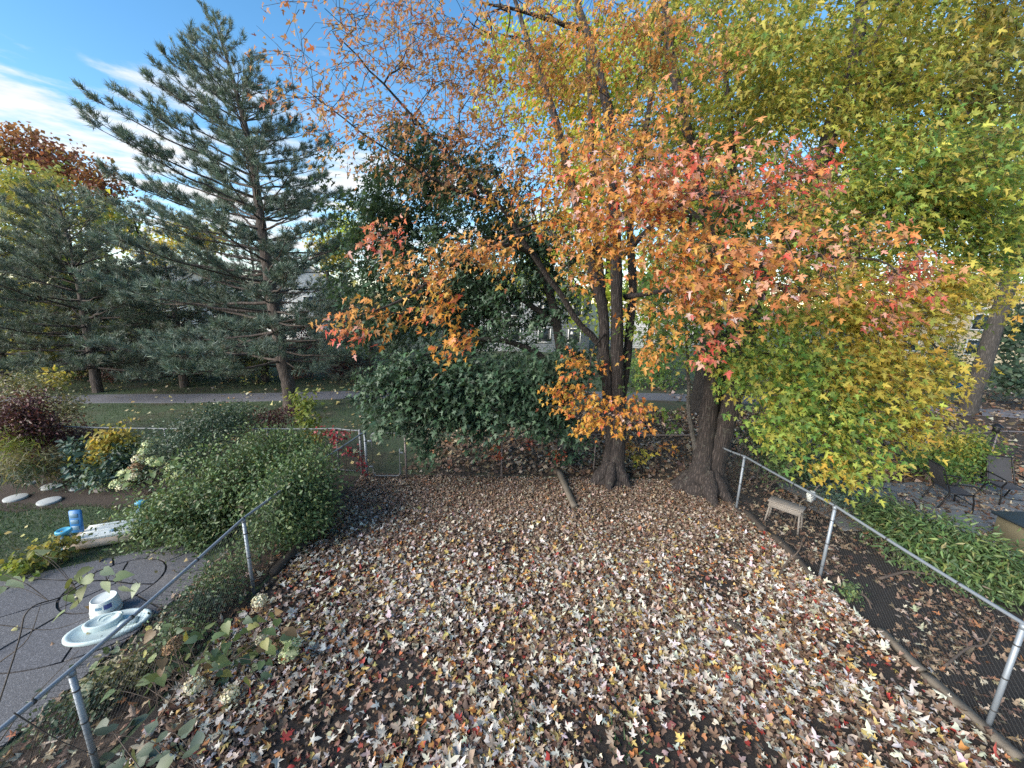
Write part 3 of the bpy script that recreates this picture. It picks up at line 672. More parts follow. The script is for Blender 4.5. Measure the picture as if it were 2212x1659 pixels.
# ------------------------------------------------------------------ the maples
base = (2.64, 9.4, 0)
om = leaf_tree('orange_maple', 'orange and red maple with several stems standing in the yard', base, [
    [(2.74, 9.38, -.1, .40), (2.74, 9.4, .14, .33), (2.76, 9.4, .5, .225), (2.77, 9.4, 1.3, .19), P4(1335, 800, 9.5, .165), P4(1332, 600, 9.6, .14), P4(1325, 400, 9.6, .135), P4(1305, 200, 9.7, .10), P4(1250, 20, 9.9, .07), P4(1225, -180, 10, .04)],
    [(2.42, 9.42, -.1, .34), (2.44, 9.42, .14, .26), (2.54, 9.44, .5, .15), (2.55, 9.45, 1.3, .12), P4(1308, 800, 9.55, .13), P4(1301, 680, 9.6, .13), P4(1275, 560, 9.7, .12), P4(1235, 400, 9.8, .095), P4(1195, 240, 10, .075), P4(1130, 60, 10, .05), P4(1080, -100, 10, .03)],
    [P4(1338, 900, 9.55, .12), P4(1358, 740, 9.8, .11), P4(1366, 600, 10, .10), P4(1362, 440, 10.1, .085), P4(1400, 250, 10.2, .06), P4(1430, 60, 10.2, .04)],
    [P4(1300, 660, 9.6, .12), P4(1290, 520, 9.9, .10), P4(1278, 300, 10.2, .07), P4(1270, 100, 10.4, .05)],
    [P4(1296, 745, 9.55, .09), P4(1240, 680, 9.3, .072), P4(1150, 545, 8.9, .06), P4(1075, 440, 8.5, .046), P4(1000, 370, 8.0, .034), P4(880, 240, 7.4, .022), P4(740, 90, 6.8, .01)],
    [P4(1328, 470, 9.6, .07), P4(1400, 450, 7.8, .05), P4(1490, 500, 6.0, .035), P4(1600, 560, 4.9, .016)],
    [P4(1332, 560, 9.6, .07), P4(1470, 440, 8.2, .05), P4(1640, 410, 6.6, .03), P4(1770, 370, 5.8, .012)],
    [P4(1350, 640, 9.8, .06), P4(1500, 620, 7.6, .045), P4(1700, 560, 6.0, .028), P4(1900, 560, 5.2, .012)],
    [P4(1253, 63, 9.85, .05), P4(1160, 35, 9, .036), P4(1041, 4, 8.2, .02)],
    [P4(1150, 545, 8.9, .05), P4(1090, 530, 7.2, .04), P4(1000, 560, 6.0, .028), P4(880, 640, 5.4, .018), P4(760, 690, 5.1, .008)],
    [P4(1075, 440, 8.5, .045), P4(960, 400, 7.6, .024), P4(800, 300, 6.8, .014), P4(660, 190, 6.3, .007)],
    [P4(1308, 720, 9.5, .03), P4(1280, 760, 8.8, .022), P4(1270, 850, 8.1, .012)],
], [
    (800, 130, 6.8, 210, 170, 1.5, 75, 'dull'), (700, 170, 6.3, 110, 170, .9, 26, 'dull'), (1000, 300, 7.2, 180, 140, 1.4, 70, 'dull'), (930, 60, 7.4, 170, 90, 1.2, 65, 'dull'),
    (860, 330, 6.6, 150, 90, 1.0, 36, 'dull'), (1050, 170, 7.6, 130, 150, 1.4, 81, 'orange'),
    (1200, 150, 8, 190, 180, 1.6, 162, 'orange'), (1430, 130, 7.6, 150, 150, 1.3, 74, 'orange'), (1330, 60, 7.4, 160, 90, 1.0, 54, 'orange'),
    (1200, 400, 6.9, 150, 110, 1.2, 74, 'amber'), (1370, 330, 6.4, 180, 90, 1.0, 83, 'orange'),
    (1400, 430, 5.6, 220, 110, 1.1, 94, 'pinkor'), (1560, 590, 4.9, 160, 100, .9, 59, 'pinkor'), (1450, 640, 5.6, 120, 80, .8, 27, 'orange'), (1480, 380, 5.3, 130, 50, .7, 16, 'red'), (1470, 520, 5.3, 170, 90, .8, 43, 'orange'),
    (1270, 520, 6.2, 90, 80, .8, 47, 'orange'),
    (1040, 550, 5.6, 80, 50, .6, 24, 'orange'), (920, 580, 5.5, 110, 45, .5, 17, 'orange'), (960, 660, 5.5, 42, 55, .4, 14, 'amber'), (810, 675, 5.2, 85, 22, .3, 11, 'orange'), (770, 720, 5.1, 30, 25, .2, 4, 'red'), (990, 740, 5.5, 28, 30, .25, 7, 'amber'),
    (830, 505, 5.9, 60, 35, .4, 9, 'red'),
    (1640, 400, 5.7, 150, 32, .5, 20, 'red'), (1740, 365, 5.6, 60, 25, .3, 9, 'red'), (1820, 520, 5.2, 130, 50, .6, 16, 'pinkor'), (1930, 585, 4.9, 60, 60, .4, 13, 'red'), (1750, 630, 5.2, 120, 70, .6, 17, 'orange'), (1900, 680, 5.0, 50, 30, .3, 5, 'red'), (1690, 460, 5.6, 120, 60, .6, 13, 'orange'), (1530, 740, 5.4, 25, 70, .3, 7, 'red'), (1400, 760, 6.0, 50, 30, .4, 10, 'orange'),
    (1250, 785, 8.0, 50, 30, .4, 11, 'amber'), (1230, 840, 7.9, 50, 20, .4, 10, 'amber'), (1290, 870, 7.8, 90, 35, .5, 26, 'amber'), (1280, 915, 7.7, 95, 22, .4, 14, 'amber'), (1350, 890, 7.7, 40, 25, .3, 8, 'pinkor'),
], .085, M_MAPLE, M_BARK_MAPLE, per=12, spread=.15, singles=300, face=.6, droop=.6, elong=.42)

ym = leaf_tree('yellow_maple', 'big green and yellow maple with forked dark trunk by right fence', (4.92, 8.99, 0), [
    [(4.72, 9.0, -.1, .46), (4.74, 9.0, .2, .34), (4.78, 9.0, .6, .27), P4(1524, 950, 9.1, .22), P4(1538, 830, 9.2, .20), P4(1546, 700, 9.3, .17), P4(1525, 450, 9.6, .13), P4(1465, 200, 10, .10), P4(1435, 0, 10.3, .07), P4(1420, -200, 10.4, .03)],
    [(5.05, 9.0, -.1, .40), (5.06, 9.0, .2, .30), (5.10, 9.0, .6, .24), P4(1562, 930, 9.0, .22), P4(1588, 850, 8.9, .20), P4(1645, 610, 8.9, .18), P4(1745, 430, 9.0, .165), P4(1822, 190, 9.3, .14), P4(1860, 30, 9.5, .11), P4(1880, -200, 9.6, .05)],
    [(4.95, 9.05, -.1, .3), (4.96, 9.1, .8, .2), P4(1548, 900, 9.3, .15), P4(1566, 780, 9.4, .13), P4(1600, 560, 9.7, .10), P4(1580, 300, 10, .07), P4(1560, 80, 10.2, .05)],
    [P4(1835, 160, 9.3, .10), P4(1905, 60, 9.2, .08), P4(1990, -80, 9.1, .04)],
    [P4(1745, 430, 9, .08), P4(1900, 420, 8.2, .055), P4(2080, 470, 7.6, .03), P4(2200, 520, 7.3, .015)],
    [P4(1645, 610, 8.9, .08), P4(1780, 640, 8.0, .055), P4(1930, 700, 7.2, .03), P4(2050, 760, 6.9, .012)],
    [P4(1610, 760, 8.9, .06), P4(1700, 780, 7.8, .045), P4(1790, 870, 6.8, .025), P4(1840, 960, 6.3, .012)],
    [P4(1822, 190, 9.3, .08), P4(1950, 180, 8.4, .05), P4(2120, 260, 7.8, .025)],
    [P4(1530, 480, 9.6, .06), P4(1440, 420, 10, .04), P4(1380, 300, 10.4, .02)],
], [
    (1470, 240, 10.2, 170, 260, 1.7, 178, 'gy'), (1660, 200, 9.4, 190, 240, 1.8, 272, 'gy'), (1900, 150, 8.6, 230, 190, 1.9, 283, 'gy'), (2110, 200, 8, 160, 260, 1.7, 199, 'olive'),
    (1960, 420, 7.8, 230, 150, 1.5, 241, 'yg'), (1760, 480, 8.4, 170, 140, 1.4, 157, 'yg'), (2120, 500, 7.5, 120, 150, 1.2, 94, 'yg'), (1590, 480, 9.2, 120, 130, 1.2, 94, 'green'),
    (2000, 640, 7.0, 170, 90, 1.1, 82, 'gold'), (1830, 680, 7.2, 160, 90, 1.1, 82, 'gold'), (1680, 700, 7.6, 120, 90, 1.0, 50, 'yg'),
    (1720, 800, 6.9, 130, 90, .9, 69, 'yg'), (1850, 800, 6.7, 140, 80, .9, 76, 'gold'), (1980, 800, 6.6, 80, 80, .7, 23, 'gold'),
    (1700, 890, 6.6, 90, 60, .7, 34, 'yg'), (1820, 900, 6.4, 130, 70, .7, 53, 'yg'), (1950, 895, 6.4, 85, 55, .55, 19, 'gold'), (1830, 980, 6.1, 85, 40, .5, 21, 'yg'), (1800, 1015, 6.0, 55, 20, .3, 5, 'gold'), (1690, 950, 6.4, 55, 30, .4, 6, 'yg'), (1930, 960, 6.2, 40, 25, .3, 3, 'gold'),
    (1470, 720, 8.6, 110, 70, .8, 38, 'green'), (1590, 790, 8.0, 90, 60, .7, 25, 'yg'), (1420, 790, 8.8, 60, 60, .6, 15, 'green'), (1560, 640, 8.6, 90, 60, .8, 24, 'yg'),
    (2150, 50, 8, 120, 90, 1.2, 24, 'gold'),
], .094, M_YMAPLE, M_BARK_MAPLE, per=24, spread=.24, singles=220, face=.7, droop=.5, elong=.4)

roots(om, (2.66, 9.4, 0), 7, .34, .32, 3); roots(ym, (4.9, 9.0, 0), 8, .44, .35, 4)
leaf_tree('green_maple', 'dark green maple with low hanging branches behind the back fence', (1.71, 10.43, 0), [
    [(1.71, 10.43, -.1, .20), (1.72, 10.43, .3, .15), P4(1228, 930, 10.45, .13), P4(1215, 800, 10.5, .13), P4(1190, 640, 10.6, .11), P4(1120, 480, 10.9, .08), P4(1060, 360, 11.2, .04)],
    [P4(1215, 800, 10.5, .09), P4(1110, 740, 10.2, .07), P4(980, 740, 9.4, .045), P4(860, 800, 8.8, .02)],
    [P4(1200, 700, 10.55, .08), P4(1060, 600, 10.9, .06), P4(900, 540, 11.3, .04), P4(780, 520, 11.6, .02)],
    [P4(1220, 860, 10.5, .07), P4(1170, 850, 9.6, .05), P4(1080, 880, 8.9, .03), P4(960, 910, 8.5, .015)],
], [
    (960, 400, 11.4, 210, 100, 1.6, 170, 'dark'), (850, 460, 11.6, 140, 100, 1.5, 130, 'dark'), (1100, 500, 11, 150, 120, 1.5, 130, 'dark'), (820, 560, 11.2, 110, 110, 1.3, 120, 'dark'), (920, 340, 11.6, 120, 50, 1.2, 50, 'dark'), (1020, 560, 11, 150, 80, 1.4, 90, 'dark'),
    (920, 640, 10.6, 170, 110, 1.5, 190, 'dark'), (1080, 680, 10.6, 170, 120, 1.5, 190, 'dark'), (1180, 600, 11.2, 110, 120, 1.2, 80, 'dark'), (830, 700, 10.2, 90, 80, 1.0, 70, 'dark'),
    (900, 820, 8.9, 110, 60, .8, 110, 'dark'), (1020, 830, 8.9, 120, 60, .8, 120, 'dark'), (1140, 820, 9.1, 100, 60, .8, 100, 'dark'), (1230, 790, 9.6, 60, 70, .6, 45, 'dark'),
    (900, 895, 8.6, 80, 40, .6, 50, 'dark'), (1090, 895, 8.8, 120, 38, .6, 70, 'dark'), (985, 890, 8.6, 90, 30, .5, 36, 'dark'), (1230, 930, 9.6, 30, 70, .3, 14, 'dark'), (925, 960, 8.5, 22, 45, .25, 10, 'dark'), (1040, 945, 8.7, 22, 28, .25, 6, 'dark'), (1215, 985, 9.9, 20, 20, .2, 4, 'dark'), (1190, 900, 9, 60, 40, .4, 18, 'dark'), (810, 870, 8.6, 35, 60, .4, 16, 'dark'),
], .122, M_DARKLEAF, M_BARK_DARK, per=20, spread=.24, singles=120, face=.95, droop=.45, elong=.35)

# slender sapling in front of the forked maple
leaf_tree('slender_sapling', 'slender bare-stemmed sapling just left of the forked maple trunk', (4.42, 9.15, 0), [
    [(4.48, 9.12, -.05, .07), P4(1503, 990, 9.15, .06), P4(1489, 900, 9.2, .055), P4(1486, 820, 9.25, .045), P4(1480, 700, 9.3, .03), P4(1470, 560, 9.4, .012)]],
    [(1475, 690, 9.2, 45, 60, .4, 14, 'green'), (1460, 910, 9.1, 22, 30, .2, 5, 'green'), (1480, 560, 9.5, 50, 60, .4, 10, 'yg')], .12, M_YMAPLE, M_BARK_PALE, per=9, spread=.16)

# ------------------------------------------------------------------ pines
def pine(name, label, pts, z_low, length, nw, group=None, pal='needle', needles=20, nl=.18, nw_=.016, seed=0, low_sparse=0.0, lean=(0, 0), dens=.14):
    rg = np.random.default_rng(seed); t = empty(name, tuple(pts[0][:3] * np.array([1, 1, 0])) , label, 'tree', group)
    Q = spline(np.array(pts), 8); b = LB(); tube(b, Q[:, :3], Q[:, 3], 14, cap=False, jag=.05); b.part('trunk', M_BARK_PINE, t, True)
    z = Q[:, 2]; ztop = z[-1]; TW = LB(); T, D_ = [], []
    for w in range(nw):
        f = w / (nw - 1); zz = z_low + (ztop - .25 - z_low) * f
        o = np.array([np.interp(zz, z, Q[:, k]) for k in range(3)])
        nb = int(rg.integers(4, 7)) if f < .9 else 4; a0 = rg.uniform(0, 6.3)
        for k in range(nb):
            az = a0 + k * 2 * math.pi / nb + rg.normal(0, .25); d = np.array([math.cos(az), math.sin(az), 0])
            L = length(f) * rg.uniform(.7, 1.12) * (1 + lean[0] * d[0] + lean[1] * d[1])
            if L < .2: continue
            rise = np.interp(f, [0, .3, .6, .85, 1], [-.12, .06, .26, .45, .6]) + rg.normal(0, .08)
            m = max(4, int(L / .3)); s = np.linspace(0, 1, m + 1)
            B = o + np.outer(s * L, d) + np.outer(L * (rise * s + .16 * s ** 2.2), [0, 0, 1.0]) + np.cumsum(rg.normal(0, .022, (m + 1, 3)), 0) * np.minimum(1, s * 4)[:, None]
            tube(TW, B, np.interp(s, [0, 1], [.012 + .010 * L, .005]), 5 if L > 2 else 4, cap=False)
            bd = nrm(np.gradient(B, axis=0)); nt_ = max(3, int(L / dens))
            for j in range(nt_):
                sj = rg.uniform(.25 if f < .55 else .10, 1.0) ** .8; p = np.array([np.interp(sj, s, B[:, q]) for q in range(3)])
                if rg.random() < low_sparse * (1 - sj) * 1.6: continue
                dd = np.array([np.interp(sj, s, bd[:, q]) for q in range(3)])
                sd = np.cross(dd, [0, 0, 1]) * rg.choice([-1, 1]); tl = (.30 + .30 * L * (1 - sj) * .6) * rg.uniform(.5, 1.25)
                v = nrm(dd * .8 + sd * rg.uniform(.2, 1.1) + np.array([0, 0, rg.uniform(-.05, .6)])); mid = p + v * tl * .55; e = p + v * tl + np.array([0, 0, .18 * tl])
                tube(TW, [p, mid, e], [.008, .006, .004], 3, cap=False); T.append(e); D_.append(v + np.array([0, 0, .35]))
                for q in range(int(tl / .16)):
                    k0 = p + (e - p) * rg.uniform(.35, .95); v2 = nrm(v + rg.normal(0, .6, 3) + np.array([0, 0, .2])); e2 = k0 + v2 * rg.uniform(.08, .2)
                    T.append(e2); D_.append(v2 + np.array([0, 0, .2]))
            T.append(B[-1]); D_.append(bd[-1])
    TW.part('branch', M_BARK_PINE, t)
    T = np.array(T); D_ = nrm(np.array(D_)); n = len(T) * needles
    P = np.repeat(T, needles, 0) + rg.normal(0, .02, (n, 3)) - np.repeat(D_, needles, 0) * rg.uniform(0, .10, (n, 1)); ax = np.repeat(D_, needles, 0) * .9 + rg.normal(0, .50, (n, 3)); no = rg.normal(0, 1, (n, 3))
    tc = pick(pal, len(T), .12); col = np.repeat(tc, needles, 0) * .6 + pick(pal, n, .2) * .4
    b = LB(); w = nw_ / nl
    add_leaves(b, (np.array([(-w / 2, 0), (w / 2, 0), (0, 1)], float), np.array([[0, 1, 2]])), P, ax, no, nl * np.clip(rg.normal(1, .2, n), .5, 1.5), col, np.zeros(n), np.zeros(n))
    b.part('crown', M_NEEDLE, t, kind='stuff'); return t
pp = [np.array((*gp(628, 890), .27)), np.array(P4(622, 830, 15.1, .24)), np.array(P4(606, 760, 15.2, .22)), np.array(P4(578, 580, 15.4, .19)), np.array(P4(558, 440, 15.6, .15)), np.array(P4(540, 320, 15.7, .11)), np.array(P4(500, 160, 15.9, .06)), np.array(P4(462, 40, 16, .02))]
pp[0][2] = -.1
pine('pine_tree', 'tall open blue-green pine with bare lower trunk beside the path', pp, 2.1, lambda f: np.interp(f, [0, .12, .3, .5, .7, .85, 1], [4.2, 4.8, 4.5, 3.7, 2.6, 1.3, .25]), 32, seed=3, lean=(-.28, .12), low_sparse=.2, dens=.135, needles=22)
def pine_at(x, y, h, r=.2): return [np.array((x, y, -.1, r)), np.array((x + .1, y, h * .35, r * .75)), np.array((x + .05, y + .1, h * .7, r * .4)), np.array((x, y, h, .02))]
pine('pine_tree', 'dense grey-green pine at the left edge in front of olive trees', pine_at(-19.5, 17.6, 8.6), 1.2, lambda f: np.interp(f, [0, .3, .6, 1], [4.2, 4.2, 3.0, .7]), 20, pal='needle2', seed=5)
pine('pine_tree', 'low spreading grey-green pine behind the tall pine trunk', pine_at(-13.5, 20.6, 7.2), .9, lambda f: np.interp(f, [0, .3, .6, 1], [4.0, 3.8, 2.8, .7]), 16, pal='needle2', seed=6, needles=14)
pine('pine_tree', 'squat dark pine right of the tall pine beyond the path', pine_at(-8.3, 22.2, 4.6, .14), .4, lambda f: np.interp(f, [0, .4, 1], [2.8, 2.4, .5]), 12, pal='needle2', seed=8, needles=14)

pine('pine_tree', 'soft grey-green pine filling the gap at the left edge', pine_at(-24.5, 18.2, 7.6), .8, lambda f: np.interp(f, [0, .3, .6, 1], [4.4, 4.2, 3.0, .7]), 17, pal='needle2', seed=11, needles=16)
pine('pine_tree', 'grey-green pine between the left edge pine and tall pine', pine_at(-16.6, 19.0, 6.4), .7, lambda f: np.interp(f, [0, .3, .6, 1], [4.0, 3.8, 2.6, .6]), 15, pal='needle2', seed=12, needles=16)
# ------------------------------------------------------------------ trees beyond
def far_tree(name, label, x, y, h, blobs, size, pal_bark=M_BARK_DARK, lm=M_YMAPLE, r=.25, per=22, spread=.42, shape=SH_STAR, group='trees beyond the yards'):
    return leaf_tree(name, label, (x, y, 0), [[(x, y, -.1, r * 1.3), (x, y, .4, r), (x + .1, y, h * .4, r * .75), (x, y + .1, h * .75, r * .4), (x - .1, y, h, .03)]], blobs, size, lm, pal_bark, shape, per, spread, group=group, rtip=.008, face=.8)
far_tree('broadleaf_tree', 'olive-yellow broad tree filling the left edge', -24.5, 21.5, 9.5, [(90, 560, 21.5, 190, 130, 2.8, 150, 'olive'), (60, 440, 22.5, 170, 90, 2.6, 120, 'olive'), (200, 640, 21, 130, 100, 2.2, 90, 'olive'), (30, 700, 20.5, 120, 90, 2, 70, 'olive'), (130, 750, 20, 150, 50, 1.6, 60, 'olive')], .19)
far_tree('broadleaf_tree', 'tree with rusty red top behind the olive tree at left', -30, 27, 13, [(40, 330, 27, 110, 50, 2.2, 80, 'redtop'), (130, 360, 27, 90, 40, 2, 50, 'redtop'), (60, 420, 27, 150, 70, 2.5, 70, 'olive')], .2)
far_tree('broadleaf_tree', 'small orange-tipped tree between the olive tree and tall pine', -25.5, 27.5, 10, [(215, 400, 27, 55, 45, 1.6, 40, 'redtop'), (230, 470, 27, 80, 60, 2, 60, 'gy')], .2)
far_tree('broadleaf_tree', 'golden tree glowing low behind the tall pine', -27, 36, 10, [(430, 520, 36, 70, 35, 2, 70, 'gold'), (330, 530, 36, 70, 35, 2, 45, 'gold')], .22)
far_tree('broadleaf_tree', 'yellow tree between the tall pine and the green maple', -15.5, 33, 10, [(720, 540, 33, 55, 50, 2, 60, 'gold'), (770, 500, 33, 60, 50, 2, 45, 'lime')], .22)
for lab, u, Y, h, pal in [('shaded olive tree in the hedgerow left of the tall pine', 300, 29, 6.5, 'olive'), ('dusky green tree in the hedgerow behind the tall pine trunk', 520, 30, 5.5, 'shrub2'), ('dusky green tree in the hedgerow right of the tall pine', 760, 28, 5.5, 'shrub2'), ('shaded tree in the hedgerow behind the green maple', 1000, 27, 7, 'shrub2'), ('grey-green tree in the hedgerow at the left edge', 60, 27, 7, 'shrub2')]:
    c = at(u, 700, Y); far_tree('hedgerow_tree', lab, c[0], c[1], h, [(u, 720, Y, 120, 60, 2.0, 80, pal), (u, 650, Y, 110, 50, 1.8, 60, pal)], .2, M_BARK_DARK, M_SHRUB, group='hedgerow trees beyond the path')
far_tree('broadleaf_tree', 'bright lime tree seen between the orange maple stems', 5.5, 24, 13, [(1280, 420, 24, 120, 140, 2.5, 130, 'lime'), (1190, 560, 23, 90, 90, 2, 70, 'lime'), (1330, 620, 23, 110, 110, 2, 90, 'lime'), (1250, 200, 25, 130, 110, 2.5, 80, 'gold')], .22)
far_tree('broadleaf_tree', 'tall yellow-green tree behind the forked maple', 14, 25, 15, [(1560, 300, 25, 170, 200, 3, 150, 'gy'), (1500, 560, 24, 140, 130, 2.5, 110, 'lime'), (1700, 560, 24, 150, 140, 2.5, 110, 'gold')], .22)
far_tree('broadleaf_tree', 'yellow tree behind the low drooping yellow boughs', 22, 26, 13, [(1850, 420, 26, 170, 200, 3, 150, 'gy'), (1850, 640, 25, 160, 100, 2.5, 110, 'gold')], .22)
far_tree('broadleaf_tree', 'tall glowing lime tree rising behind the orange crown', 9.5, 27, 18, [(1180, 150, 27, 140, 150, 2.5, 120, 'lime'), (1330, 200, 27, 150, 180, 2.8, 150, 'lime'), (1450, 60, 27, 160, 110, 2.5, 110, 'gy'), (1620, 80, 27, 150, 130, 2.5, 120, 'gy')], .24)
far_tree('broadleaf_tree', 'tall yellow-green tree behind the upper right crown', 27, 28, 19, [(1800, 120, 28, 170, 150, 2.8, 150, 'gy'), (1980, 150, 28, 160, 170, 2.8, 150, 'gy'), (2020, 420, 27, 150, 130, 2.8, 110, 'gold')], .25)
far_tree('broadleaf_tree', 'olive tree high at the right edge', 31, 25, 14, [(2120, 350, 25, 170, 220, 3, 150, 'olive'), (2130, 580, 25, 130, 90, 2.5, 70, 'gold')], .22)
leaf_tree('thick_trunk_tree', 'thick grey trunk at far right with a sunlit patch', (20.9, 17.06, 0), [
    [(20.9, 17.06, -.1, .36), (20.9, 17.06, .5, .31), (20.95, 17.06, 3, .29), (21.1, 17.1, 6, .25), (21.0, 17.2, 9, .2), (21.1, 17.2, 12.5, .1), (21.1, 17.2, 15, .04)]],
    [(2190, 300, 17, 90, 160, 2, 70, 'olive'), (2080, 380, 17.5, 110, 130, 2, 60, 'olive'), (2200, 520, 16.5, 60, 60, 1.5, 25, 'green')], .17, M_YMAPLE, M_BARK_MID, SH_STAR, 18, .35, rtip=.007)
leaf_tree('dark_evergreen', 'dark green tree at the far right edge beyond the thick trunk', (27, 19.5, 0), [[(27, 19.5, -.1, .2), (27, 19.5, 3, .14), (27, 19.5, 7, .03)]],
    [(2190, 720, 18.5, 50, 110, 1.6, 70, 'shrub2'), (2195, 820, 18, 60, 40, 1.4, 40, 'shrub2')], .16, M_DARKLEAF, M_BARK_DARK, SH_STAR, 18, .35, rtip=.007)
leaf_tree('rear_trunk_tree', 'stout dark trunk between the two maples beyond the fence', (8.1, 16.2, 0), [[(8.1, 16.2, -.1, .42), (8.1, 16.2, .4, .34), (8.15, 16.2, 3, .3), (8.2, 16.3, 7, .2), (8.3, 16.3, 11, .06)]],
    [(1440, 620, 16, 90, 80, 1.8, 60, 'green'), (1500, 420, 16.5, 120, 160, 2.2, 90, 'gy')], .17, M_YMAPLE, M_BARK_DARK, SH_STAR, 18, .35, rtip=.007)

# ------------------------------------------------------------------ shrubs and garden plants
def shrub(name, label, base, blobs, size, pal_mat=M_SHRUB, shape=SH_OVAL, per=26, spread=.14, stems=7, group=None, cat='shrub', face=.7, droop=.1, low=.03, stem_mat=None, flat=.8, jit=.55):
    t = empty(name, (*base, 0), label, cat, group); sk = Skel()
    A, spec = [], []
    for bl in blobs: A.append(blob_pts(bl[:6], bl[6])); spec += [bl[7]] * bl[6]
    A = np.concatenate(A); A[:, 2] = np.maximum(np.abs(A[:, 2]), low + .05); spec = np.array(spec); c = A.mean(0)
    for k in range(stems):
        a = k * 2.4; p0 = np.array([base[0] + .12 * math.cos(a), base[1] + .12 * math.sin(a), -.03]); tgt = A[rng.integers(len(A))]
        sk.limb([(*p0, .014), (*(p0 * .55 + tgt * .45 + np.array([0, 0, .1])), .010), (*tgt, .004)], -1, 3)
    sk.grow(A, .22); b = LB(); sk.mesh(b, sk.radii(.0028)); b.part('stems', stem_mat or M_TWIG, t)
    parts = [spray(A[spec == p], per, spread, p, size, np.array([c[0], c[1] + .3, 0]), face, droop, jit, flat) for p in dict.fromkeys(spec)]
    P, ax, no, sz, col = [np.concatenate([q[i] for q in parts]) for i in range(5)]
    k = P[:, 2] > low; b = LB(); add_leaves(b, shape, P[k], ax[k], no[k], sz[k], col[k]); b.part('foliage', pal_mat, t, kind='stuff'); return t
shrub('large_shrub', 'large rounded dark green shrub spilling over the left fence', (-5.3, 7.2), [(500, 1060, 7.2, 190, 90, 1.0, 330, 'shrub'), (620, 1070, 7.0, 100, 100, .7, 170, 'shrub'), (380, 1110, 6.9, 110, 70, .7, 150, 'shrub'), (560, 980, 7.6, 120, 50, .8, 110, 'shrub'), (640, 1140, 6.8, 70, 50, .5, 70, 'shrub'), (450, 1150, 6.7, 110, 45, .6, 90, 'shrub'), (640, 960, 7.9, 60, 40, .5, 40, 'shrub'), (660, 1040, 6.7, 70, 70, .45, 110, 'shrub'), (650, 1110, 6.4, 70, 50, .4, 90, 'shrub'), (610, 1090, 6.3, 50, 60, .3, 70, 'shrub')], .062, per=30, spread=.15)
shrub('bluish_shrub', 'dusky blue-green shrub rising behind the large fence shrub', (-7.6, 9.0), [(430, 930, 9.0, 120, 50, .8, 130, 'shrub2'), (400, 980, 8.8, 100, 50, .8, 110, 'shrub2'), (490, 900, 9.3, 60, 35, .5, 50, 'shrub2')], .055, per=28, spread=.16)
shrub('reddish_shrub', 'low reddish-brown shrub at the foot of the tall pine', (-7.2, 10.6), [(590, 905, 10.6, 70, 30, .5, 60, 'burg'), (540, 900, 10.4, 60, 25, .5, 30, 'shrub2')], .06, per=24)
shrub('lime_sapling', 'bright lime green sapling beside the tall pine trunk', (-6.6, 10.4), [(655, 870, 10.5, 26, 22, .25, 13, 'limep'), (665, 905, 10.4, 24, 22, .25, 11, 'limep'), (675, 940, 10.2, 14, 18, .2, 6, 'goldb')], .12, M_YMAPLE, SH_OVAL, 16, .13, 4)
shrub('golden_shrub', 'small golden yellow shrub in front of the far left fence', (-11.0, 9.2), [(245, 950, 9.2, 42, 32, .4, 34, 'goldb'), (235, 985, 9.0, 48, 20, .4, 22, 'goldb')], .115, M_YMAPLE, SH_OVAL, 18, .13, 5)
shrub('blue_peony', 'blue-green leafy plant left of the golden shrub', (-11.2, 8.8), [(180, 995, 8.9, 38, 35, .35, 34, 'blueg'), (165, 970, 9, 25, 18, .25, 12, 'blueg')], .12, M_SHRUB, SH_OVAL, 16, .14, 5, cat='plant')
shrub('leafy_peony', 'dark leafy plant below the golden shrub', (-9.8, 8.7), [(265, 1000, 8.8, 55, 32, .4, 44, 'shrub2'), (230, 1020, 8.6, 40, 22, .35, 24, 'blueg')], .11, M_SHRUB, SH_OVAL, 16, .14, 5, cat='plant')
shrub('ground_cover', 'low grey-green ground cover above the stepping stones', (-10.6, 8.9), [(190, 1035, 8.7, 75, 14, .35, 44, 'shrub2'), (260, 1040, 8.6, 60, 12, .3, 30, 'shrub')], .055, M_SHRUB, SH_OVAL, 22, .12, 4, cat='plant')
shrub('burgundy_shrub', 'burgundy shrub sprawling over the far left fence', (-12.2, 9.9), [(130, 950, 9.9, 95, 40, .7, 130, 'burg'), (190, 960, 10, 60, 40, .5, 60, 'burg'), (90, 1000, 9.5, 50, 40, .5, 45, 'burg')], .06, per=24, spread=.15)
shrub('burgundy_shrub', 'brown-purple bushy shrub at the left edge below the path', (-12.9, 8.9), [(45, 895, 9.1, 75, 45, .6, 130, 'burg'), (20, 930, 8.9, 60, 40, .5, 60, 'burg'), (90, 930, 9.2, 40, 40, .4, 50, 'burg')], .07, per=24, spread=.17)
shrub('seeding_weed', 'tall tan seeding weeds at the left end of the path', (-14.6, 11.4), [(80, 850, 11.4, 60, 40, .6, 60, 'tanweed'), (140, 880, 11.2, 50, 30, .5, 50, 'tanweed'), (40, 835, 11.6, 60, 30, .5, 36, 'tanweed')], .075, per=18, spread=.17, cat='weed')
shrub('pale_sapling', 'pale green sapling tip rising over the tan weeds', (-13.6, 11.8), [(120, 815, 11.8, 28, 16, .25, 12, 'goldb')], .13, M_YMAPLE, SH_OVAL, 9, .14, 3)
shrub('lime_grass', 'lime and yellow strappy plant at left edge', (-11.9, 8.6), [(30, 960, 8.6, 55, 32, .5, 50, 'limep'), (45, 1000, 8.4, 60, 30, .5, 50, 'tanweed'), (110, 1000, 8.6, 45, 30, .4, 40, 'tanweed'), (60, 1020, 8.2, 60, 14, .4, 24, 'shrub2')], .15, M_YMAPLE, (np.array([(-.05, 0), (.05, 0), (.04, .6), (0, 1), (-.04, .6)], float), np.array([[0, 1, 2], [0, 2, 4], [2, 3, 4]])), 14, .14, 6, cat='plant')
